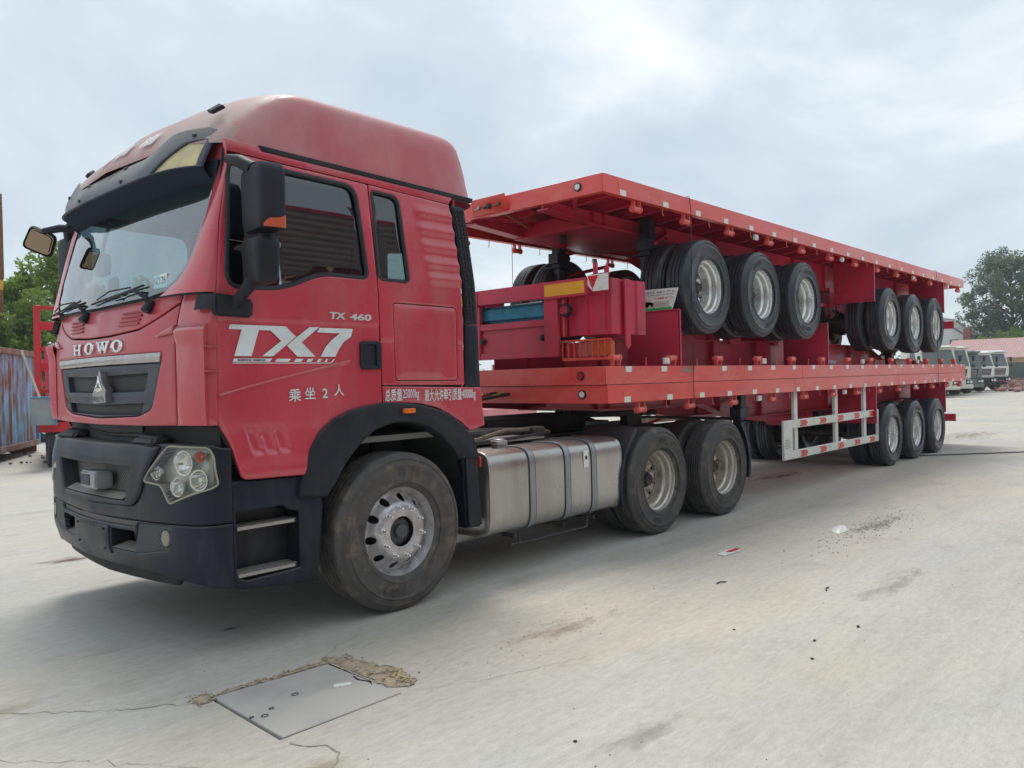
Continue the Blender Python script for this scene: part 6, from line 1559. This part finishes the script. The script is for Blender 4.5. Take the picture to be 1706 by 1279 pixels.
g = G(); g.box(-.02, .10, -2.6, -.05, .72, .92); part('rear_beam', g, bright_red, ll, bev=.01)
g = G(); g.box(-.42, -.02, -.36, .06, .88, 1.42); part('tool_box', g, M('grey_blue_box', (.26, .27, .27), .6, 0, .2, 3, (.05, .20, .30), .5, 2, .56), ll, bev=.012)
g = G(); g.tube([(-.43, .06, 1.43), (-.43, -.36, 1.43), (-.43, -.37, .88)], .018, 6); part('box_edge', g, M('cyan_edge', (.04, .25, .38), .5, 0), ll)
g = G(); g.tube([(-.10, .20, 2.35), (-.43, -.10, 1.42)], .025, 8); part('prop_rod', g, M('pale_rod', (.45, .42, .38), .5, .3), ll)
g = G(); g.tube([(.5, -.42, 1.0), (.5, -.42, 1.75), (.5, -.48, 1.84), (.5, -.56, 1.84)], .055, 10); part('exhaust_pipe', g, chrome, ll)
for k in range(2):
    for yy in (-.30, -2.35):
        w_ = wheel(ll, (.55 + 1.2 * k, yy, .50), 'trailer', False, .3 * k, nuts=False); w_.rotation_euler = (0, 0, math.pi)
lt = thing('low_red_trailer', 'red trailer side coloured pink as if sunlit with a small number tag, glimpsed under the stack', 'trailer', (11.0, 13.0, 0), wc=False)
g = G(); g.box(0, 5.4, 0, .06, .39, .66); part('side_rail', g, pink_top, lt, bev=.02)
g = G(); g.box(.02, 5.0, .02, .10, .10, .385); part('side_beam', g, bright_red, lt, bev=.01)
g = G(); g.box(0, 5.3, .06, 2.4, .60, .64); part('deck', g, frame_red, lt)
g = G(); g.box(4.1, 4.28, .012, .019, .24, .34); part('number_tag', g, white_film, lt)
g = G(); text_on(g, '54', 4.12, 4.26, .255, .325, lambda u, v, w: (u, .010, v)); part('tag_print', g, dark, lt)
for k in range(2):
    for yy, fl in ((.3, False), (2.2, True)): wheel(lt, (.9 + 1.2 * k, yy, .50), 'trailer', fl, 0, nuts=False)
# second stack of red frames behind the container
g = G(); g.box(0, 5, 0, 2.3, 1.0, 1.25)
for k in range(6): g.box(k * .98, k * .98 + .1, -.02, 0, .5, 2.9 if k % 2 else 2.2)
fr_ = thing('red_flatbed', 'dark red stake-sided flatbed partly hidden behind the blue container', 'trailer', (1.6, 22.5, 0), wc=False)
part('deck', g, frame_red, fr_, bev=.01)
for k in range(2):
    for yy, fl in ((.1, False), (2.2, True)): wheel(fr_, (3.0 + 1.3 * k, yy, .5), 'trailer', fl, 0, nuts=False)
g = G(); g.box(0, 5, -.03, -.02, 2.3, 2.5); g.box(0, 5, -.03, -.02, 1.7, 1.85); part('side_board', g, frame_red, fr_)
# rusty mast
ms = thing('rusty_mast', 'rusty brown gantry column with a yellow base section at the left edge', 'mast', (5.45, 30, 0), wc=False)
g = G(); g.box(-.60, -.02, -.25, .25, 5.75, 8.5); part('upper_column', g, M('brown_rust', (.20, .09, .05), .8, 0, .3, 3), ms, bev=.02)
g = G(); g.box(-.55, -.04, -.2, .2, 5.35, 5.75); part('yellow_band', g, yellow_film, ms, bev=.02)
g = G(); g.box(-.55, -.06, -.2, .2, 0, 5.35); part('lower_column', g, M('brown_rust', (.20, .09, .05)), ms, bev=.02)
g = G(); g.box(-.06, .02, -.05, .05, 8.5, 9.0); part('finial', g, M('brown_rust', (.20, .09, .05)), ms)
# power lines
for pts, lab in (([(-8, 40, 6.2), (4, 40, 5.7), (16, 41, 6.1)], 'power line crossing the trees at the left edge'), ([(-8, 40.5, 4.9), (4, 40.5, 4.5), (16, 41.5, 4.9)], 'lower power line in front of the left trees'),
                 ([(60, 60, 9.6), (80, 20, 6.3), (84, 2, 6.6), (90, -12, 8)], 'upper power line at the right of the trailers'), ([(60, 60, 9), (79, 20, 5.4), (83, 2, 5.6), (90, -12, 7)], 'lower power line at the right of the trailers')):
    g = G(); g.tube([tuple(Vector(pts[0]).lerp(Vector(pts[1]), t)) for t in (0, .5)] + [tuple(p) for p in pts[1:]], .022, 5); single('power_line', g, seal, lab, 'power line', (pts[0][0], pts[0][1], 0), 'overhead power lines')

# ------------------------------------------------------------ right background: parked trucks, shed, houses
truck_white = M('old_white_cab_paint', (.80, .82, .78), .5, 0, .1, 3, (.35, .30, .24), .4, 3, .55)
truck_green = M('grey_green_cab_paint', (.15, .20, .20), .5, 0, .1, 3, (.30, .28, .24), .4, 3, .55)
truck_cream = M('cream_cab_paint', (.74, .75, .66), .5, 0, .1, 3, (.35, .30, .24), .4, 3, .55)
cab_glass = M('dark_cab_glass', (.10, .13, .13), .08, 0, .1, 2, spec=.8)
def parked(label, x, y, hgt, pm, style, yaw=0):
    # front face towards -Y, width along X, origin at ground under the front bumper
    t = thing('parked_truck', label, 'truck', (x, y, 0), (0, 0, R(yaw)), 'old trucks parked in a row at the far right', wc=False)
    h = 1.15; z0 = .95; zw = 1.70; blk = M('truck_black_trim', (.02, .022, .025), .6, 0, .2, 5)
    g = G(); g.prism([(0, z0), (-.03, zw - .08), (.30, hgt - .14), (.55, hgt), (1.75, hgt + .02), (1.85, hgt - .1), (1.85, z0)], 'x', -h, h); part('cab', g, pm, t, bev=.07, seg=3)
    def onf(u, z, d=.012): return (u, float(np.interp(z, [z0, zw - .08, hgt - .14], [0, -.03, .30])) - d, z)
    def plate(nm, q, m_, d=.012):
        g = G(); n = len(q); g.add([onf(u, z, d) for u, z in q] + [onf(u, z, -.02) for u, z in q], [tuple(range(n)), tuple(range(2 * n - 1, n - 1, -1))] + [(i, (i + 1) % n, n + (i + 1) % n, n + i) for i in range(n)]); return part(nm, g, m_, t)
    plate('windscreen', [(-h + .13, zw + .03), (h - .13, zw + .03), (h - .21, hgt - .26), (-h + .21, hgt - .26)], cab_glass, .016)
    g = G(); g.prism([(.18, hgt - .20), (-.02, hgt - .12), (.0, hgt - .06), (.30, hgt - .10)], 'x', -h + .1, h - .1); part('sun_visor', g, pm, t, bev=.01)
    plate('grille', [(-.78, 1.12), (.78, 1.12), (.86, 1.56), (-.86, 1.56)], blk, .02)
    for k in range(4): plate('grille_bar', [(-.72, 1.16 + .1 * k), (.72, 1.16 + .1 * k), (.74, 1.20 + .1 * k), (-.74, 1.20 + .1 * k)], steel, .035)
    for s in (-1, 1):
        X = sorted((s * (h + .004), s * (h - .01)))
        g = G(); g.prism([(.36, zw + .02), (1.02, zw + .02), (1.02, hgt - .34), (.62, hgt - .34)], 'x', *X); part('side_window', g, cab_glass, t)
        g = G(); g.prism([(1.14, z0 + .02), (1.16, z0 + .02), (1.16, hgt - .2), (1.14, hgt - .2)], 'x', *X); part('door_gap', g, blk, t)
        g = G(); g.box(*sorted((s * (h + .02), s * (h - .02))), .98, 1.10, 1.52, 1.57); part('door_handle', g, blk, t)
        for zz in (2.02, 1.66):
            g = G(); g.box(s * (h + .16) - .07, s * (h + .16) + .07, -.02, .07, zz, zz + (.34 if zz > 2 else .20)); g.tube([(s * (h - .02), .16, zz + .3), (s * (h + .16), .03, zz + .3)], .02, 6); part('side_mirror', g, blk, t, bev=.012)
        g = G(); g.box(*sorted((s * (h - .02), s * (h - .46))), -.16, .0, .66, .92); hl_ = part('headlight', g, blk, t, bev=.02)
        g = G(); g.cyl((s * (h - .16), -.15, .79), (s * (h - .16), -.175, .79), .095, n=14); g.cyl((s * (h - .36), -.15, .79), (s * (h - .36), -.175, .79), .07, n=14); part('lamp_lens', g, white_lens, hl_)
        g = G(); g.cyl((s * (h - .32), 1.25, .52), (s * (h - .02), 1.25, .52), .52, n=26); wl_ = part('wheel', g, rubber_mid, t, bev=.03)
        g = G(); g.cyl((s * (h - .03), 1.25, .52), (s * (h + .0), 1.25, .52), .26, n=20); part('rim', g, rim_dirty, wl_)
        arc = [(1.25 + .62 * math.cos(R(a)), .55 + .60 * math.sin(R(a))) for a in range(0, 181, 15)]
        g = G(); g.prism([(p[0], p[1]) for p in arc] + [(.20, .55), (.20, .96), (1.86, .96), (1.86, .62)][:0] , 'x', *sorted((s * (h - .005), s * (h - .35)))); part('wheel_arch', g, blk, t)
        g = G(); g.box(*sorted((s * (h - .01), s * (h - .25))), .02, .60, .42, .95); part('step', g, blk if style != 'plain' else pm, t, bev=.02)
    g = G(); g.box(-h - .01, h + .01, -.19, .05, .40, .66); g.box(-h + .46, h - .46, -.16, .02, .66, .95); part('bumper', g, pm if style == 'plain' else blk, t, bev=.04, seg=2)
    g = G(); g.box(-.42, .42, 1.9, 7.4, .70, .98); part('chassis', g, chassis, t)
    g = G(); g.box(-1.12, 1.12, 2.35, 7.5, 1.0, 1.12); g.box(-1.12, 1.12, 2.35, 2.42, 1.12, 2.1); g.box(-1.12, -1.06, 2.42, 7.5, 1.12, 1.75); g.box(1.06, 1.12, 2.42, 7.5, 1.12, 1.75); part('load_bed', g, truck_green, t, bev=.01)
    for yy in (4.9, 6.2):
        for s in (-1, 1): g = G(); g.cyl((s * (h - .50), yy, .52), (s * (h - .02), yy, .52), .52, n=22); part('wheel', g, rubber_mid, t, bev=.03)
    if style == 'amber': g = G(); g.box(-h - .03, -h + .14, -.07, .12, 1.02, 1.36); part('indicator', g, amber_mat, t, bev=.02)
    return t
parked('old cream truck with a wide roof, nearest of the parked row behind the stacked trailers', 46.0, 8.35, 2.95, truck_cream, 'plain', -38)
parked('cream truck with a pale roof showing above the trailer rail', 49.2, 8.4, 2.95, truck_cream, 'plain', -38)
parked('grey green truck with a chrome grille in the parked row', 52.4, 8.5, 2.75, truck_green, 'plain', -38)
parked('white truck with a dark bumper, second from the right of the parked row', 56.4, 8.6, 2.72, truck_white, 'dark', -38)
parked('white truck with an orange side indicator at the right end of the parked row', 60.8, 8.6, 2.85, truck_white, 'amber', -38)
# scrap heap
g = G(); rs_ = random.Random(5)
for _ in range(120):
    x = rs_.uniform(58, 66); y = rs_.uniform(3.2, 8.0); a = rs_.uniform(0, 6.3); L_ = rs_.uniform(.5, 2.2); z = rs_.uniform(.05, .9) * (1 - abs(y - 5.6) / 3.4); g.tube([(x, y, z), (x + math.cos(a) * L_ / 2, y + math.sin(a) * L_ / 2, z + rs_.uniform(-.1, .35)), (x + math.cos(a) * L_, y + math.sin(a) * L_, max(.03, z + rs_.uniform(-.3, .2)))], rs_.uniform(.02, .045), 5)
for _ in range(60): rock(g, rs_.uniform(57, 66), rs_.uniform(3, 8), .1, rs_.uniform(.08, .32), 6)
so = link('scrap_heap', g.mesh('scrap_heap', M('scrap_metal', (.30, .22, .20), .7, .1, .5, .8, (.45, .12, .12), .8, 1.2, .5))); so['kind'] = 'stuff'; so['label'] = 'tangled heap of bent rods and rubble beside the parked trucks'; so['category'] = 'scrap heap'
# pink roofed shed
sh = thing('shed', 'long peach walled shed with a pink tiled roof at the right edge', 'shed', (74, 6, 0), wc=False)
peach = M('peach_render', (.52, .38, .26), .85, 0, .08, 1); pinkr = M('pink_roof_sheet', (.46, .29, .28), .7, 0, .10, 1.5)
g = G(); sheet([(-14, 0), (9, 0), (9, 2.5), (-14, 2.5)], [[(2.95, .55), (5.0, .55), (5.0, 2.05), (2.95, 2.05)], [(-3, .55), (-.6, .55), (-.6, 2.05), (-3, 2.05)]], 2.0, lambda u, v, w: (w, u, v), .25, .01, g); g.box(6, 6.2, -14, 9, 0, 2.5); part('wall', g, peach, sh)
for y0, y1 in ((2.95, 5.0), (-3, -.6)):
    g = G(); g.box(.16, .18, y0, y1, .55, 2.05); wn_ = part('window_pane', g, cab_glass, sh); g = G()
    for yy in (y0 + .03, (y0 + y1) / 2, y1 - .03): g.box(.08, .15, yy - .03, yy + .03, .55, 2.05)
    g.box(.08, .15, y0, y1, .55, .61); g.box(.08, .15, y0, y1, 1.99, 2.05); part('window_frame', g, M('brown_frame', (.20, .15, .11), .6, 0), sh)
g = G(); n_ = 60
g.grid(lambda u, v: (-.45 + 3.9 * v, -14.3 + 23.6 * u, 2.42 + 1.75 * v + (.05 if int(round(u * 240)) % 2 else 0) + .03 * (int(v * 11.99) % 2)), 241, 13)
g.grid(lambda u, v: (3.45 + 3.4 * v, -14.3 + 23.6 * u, 4.17 - 1.75 * v), 3, 3); part('roof', g, pinkr, sh, smooth=R(20))
# white two storey house with brick chimney
hs = thing('white_house', 'small white gabled house seen between the trailers and the trees', 'house', (86, 18.2, 0), wc=False)
g = G(); g.prism([(-1.9, 0), (3.2, 0), (3.2, 5.6), (.4, 6.7), (-1.9, 5.0)], 'x', 0, 6, lambda q: q); part('wall', g, M('white_render', (.62, .63, .62), .8, 0, .06, 1), hs)
g = G(); g.prism([(-2.15, 4.95), (.4, 6.85), (3.4, 5.65), (3.4, 5.8), (.4, 7.0), (-2.15, 5.1)], 'x', -.3, 6.2, lambda q: q); part('roof', g, M('grey_roof', (.30, .30, .30), .7, 0), hs)
for y in (-1.0, .9):
    for z in (1.2, 3.6): g = G(); g.box(-.03, .02, y - .4, y + .4, z, z + 1.0); w_ = part('window', g, cab_glass, hs)
g = G(); g.box(-1.2, -.5, -2.75, -2.1, 0, 5.6); part('chimney', g, M('brown_brick', (.24, .11, .08), .9, 0, .2, 4), hs, bev=.02)
fb = thing('grey_block', 'distant grey apartment block on the horizon, left of the poplars', 'building', (205, 40.5, 0), wc=False)
g = G(); g.box(0, 20, -4.5, 2.2, 0, 11.5); part('wall', g, M('hazy_grey_render', (.36, .40, .42), .9, 0, .05, 1), fb, bev=.05)
for k in range(4):
    for z in (2.5, 5.2, 7.9): g = G(); g.box(-.05, 0, -3.9 + 1.5 * k, -3.1 + 1.5 * k, z, z + 1.4); part('window', g, M('far_window', (.18, .21, .23), .5, 0), fb)
# far tree belt that closes the horizon
rs2 = np.random.RandomState(4)
def belt(name, pts, h, n, ls, lm):
    V = []; F_ = []
    for i in range(n):
        k = rs2.randint(0, len(pts) - 1); t = rs2.rand(); a, b = np.array(pts[k]), np.array(pts[k + 1]); c = a + (b - a) * t
        hh = h * (.65 + .35 * math.sin(c[0] * .21 + c[1] * .13) * math.sin(c[1] * .37 + 1)); p = np.array([c[0] + rs2.normal() * 1.6, c[1] + rs2.normal() * 1.6, hh * rs2.rand() ** .7])
        u = rs2.normal(size=3); u /= np.linalg.norm(u); v = np.cross(u, rs2.normal(size=3)); v /= np.linalg.norm(v); o = len(V); s = ls * rs2.uniform(.6, 1.3)
        V += [p - u * s, p + v * s * .6, p + u * s, p - v * s * .6]; F_.append((o, o + 1, o + 2, o + 3))
    me = bpy.data.meshes.new(name); me.from_pydata([tuple(p) for p in V], [], F_); me.materials.append(lm); o = link(name, me); o['kind'] = 'stuff'
belt('far_trees', [(-30, 52), (10, 50), (45, 52), (80, 50), (105, 34), (115, 10), (118, -25)], 4.6, 16000, .5, lm_dark)
# ------------------------------------------------------------ shed behind the photographer (seen in the door glass)
wh = thing('warehouse', 'long warehouse with a ribbed brown sheet wall facing the truck, seen in the door glass', 'warehouse', (-30, -24, 0), wc=False)
g = G()
g.grid(lambda u, v: (u * 85, -.03 * ((0, 0, 1, 1)[int(round(v * 72)) % 4]), 5.0 + 6.3 * v), 2, 73); part('upper_wall', g, M('ribbed_brown_sheet', (.20, .15, .15), .6, 0, .15, .5), wh, smooth=R(10))
g = G(); g.box(0, 85, -8, -.3, 11.3, 11.6); g.box(0, 85, -8, -7.8, 0, 11.3); g.box(0, .3, -8, -.3, 0, 11.3); g.box(84.7, 85, -8, -.3, 0, 11.3); part('roof', g, frame_red, wh)
for k in range(12): g = G(); g.box(k * 7.6, k * 7.6 + .5, -.5, -.1, 0, 5.0); part('column', g, peach, wh)

# ------------------------------------------------------------ thin summer haze
g = G(); g.box(-60, 280, -60, 130, -1.1, 18)
hz = link('haze', g.mesh('haze', [])); hz['kind'] = 'stuff'
hm = bpy.data.materials.new('haze'); hm.use_nodes = True; hm.node_tree.nodes.clear()
ho = hm.node_tree.nodes.new('ShaderNodeOutputMaterial'); hv = hm.node_tree.nodes.new('ShaderNodeVolumePrincipled'); hv.inputs['Color'].default_value = (.88, .93, .96, 1); hv.inputs['Density'].default_value = .0009
hm.node_tree.links.new(hv.outputs[0], ho.inputs['Volume']); hz.data.materials.append(hm)
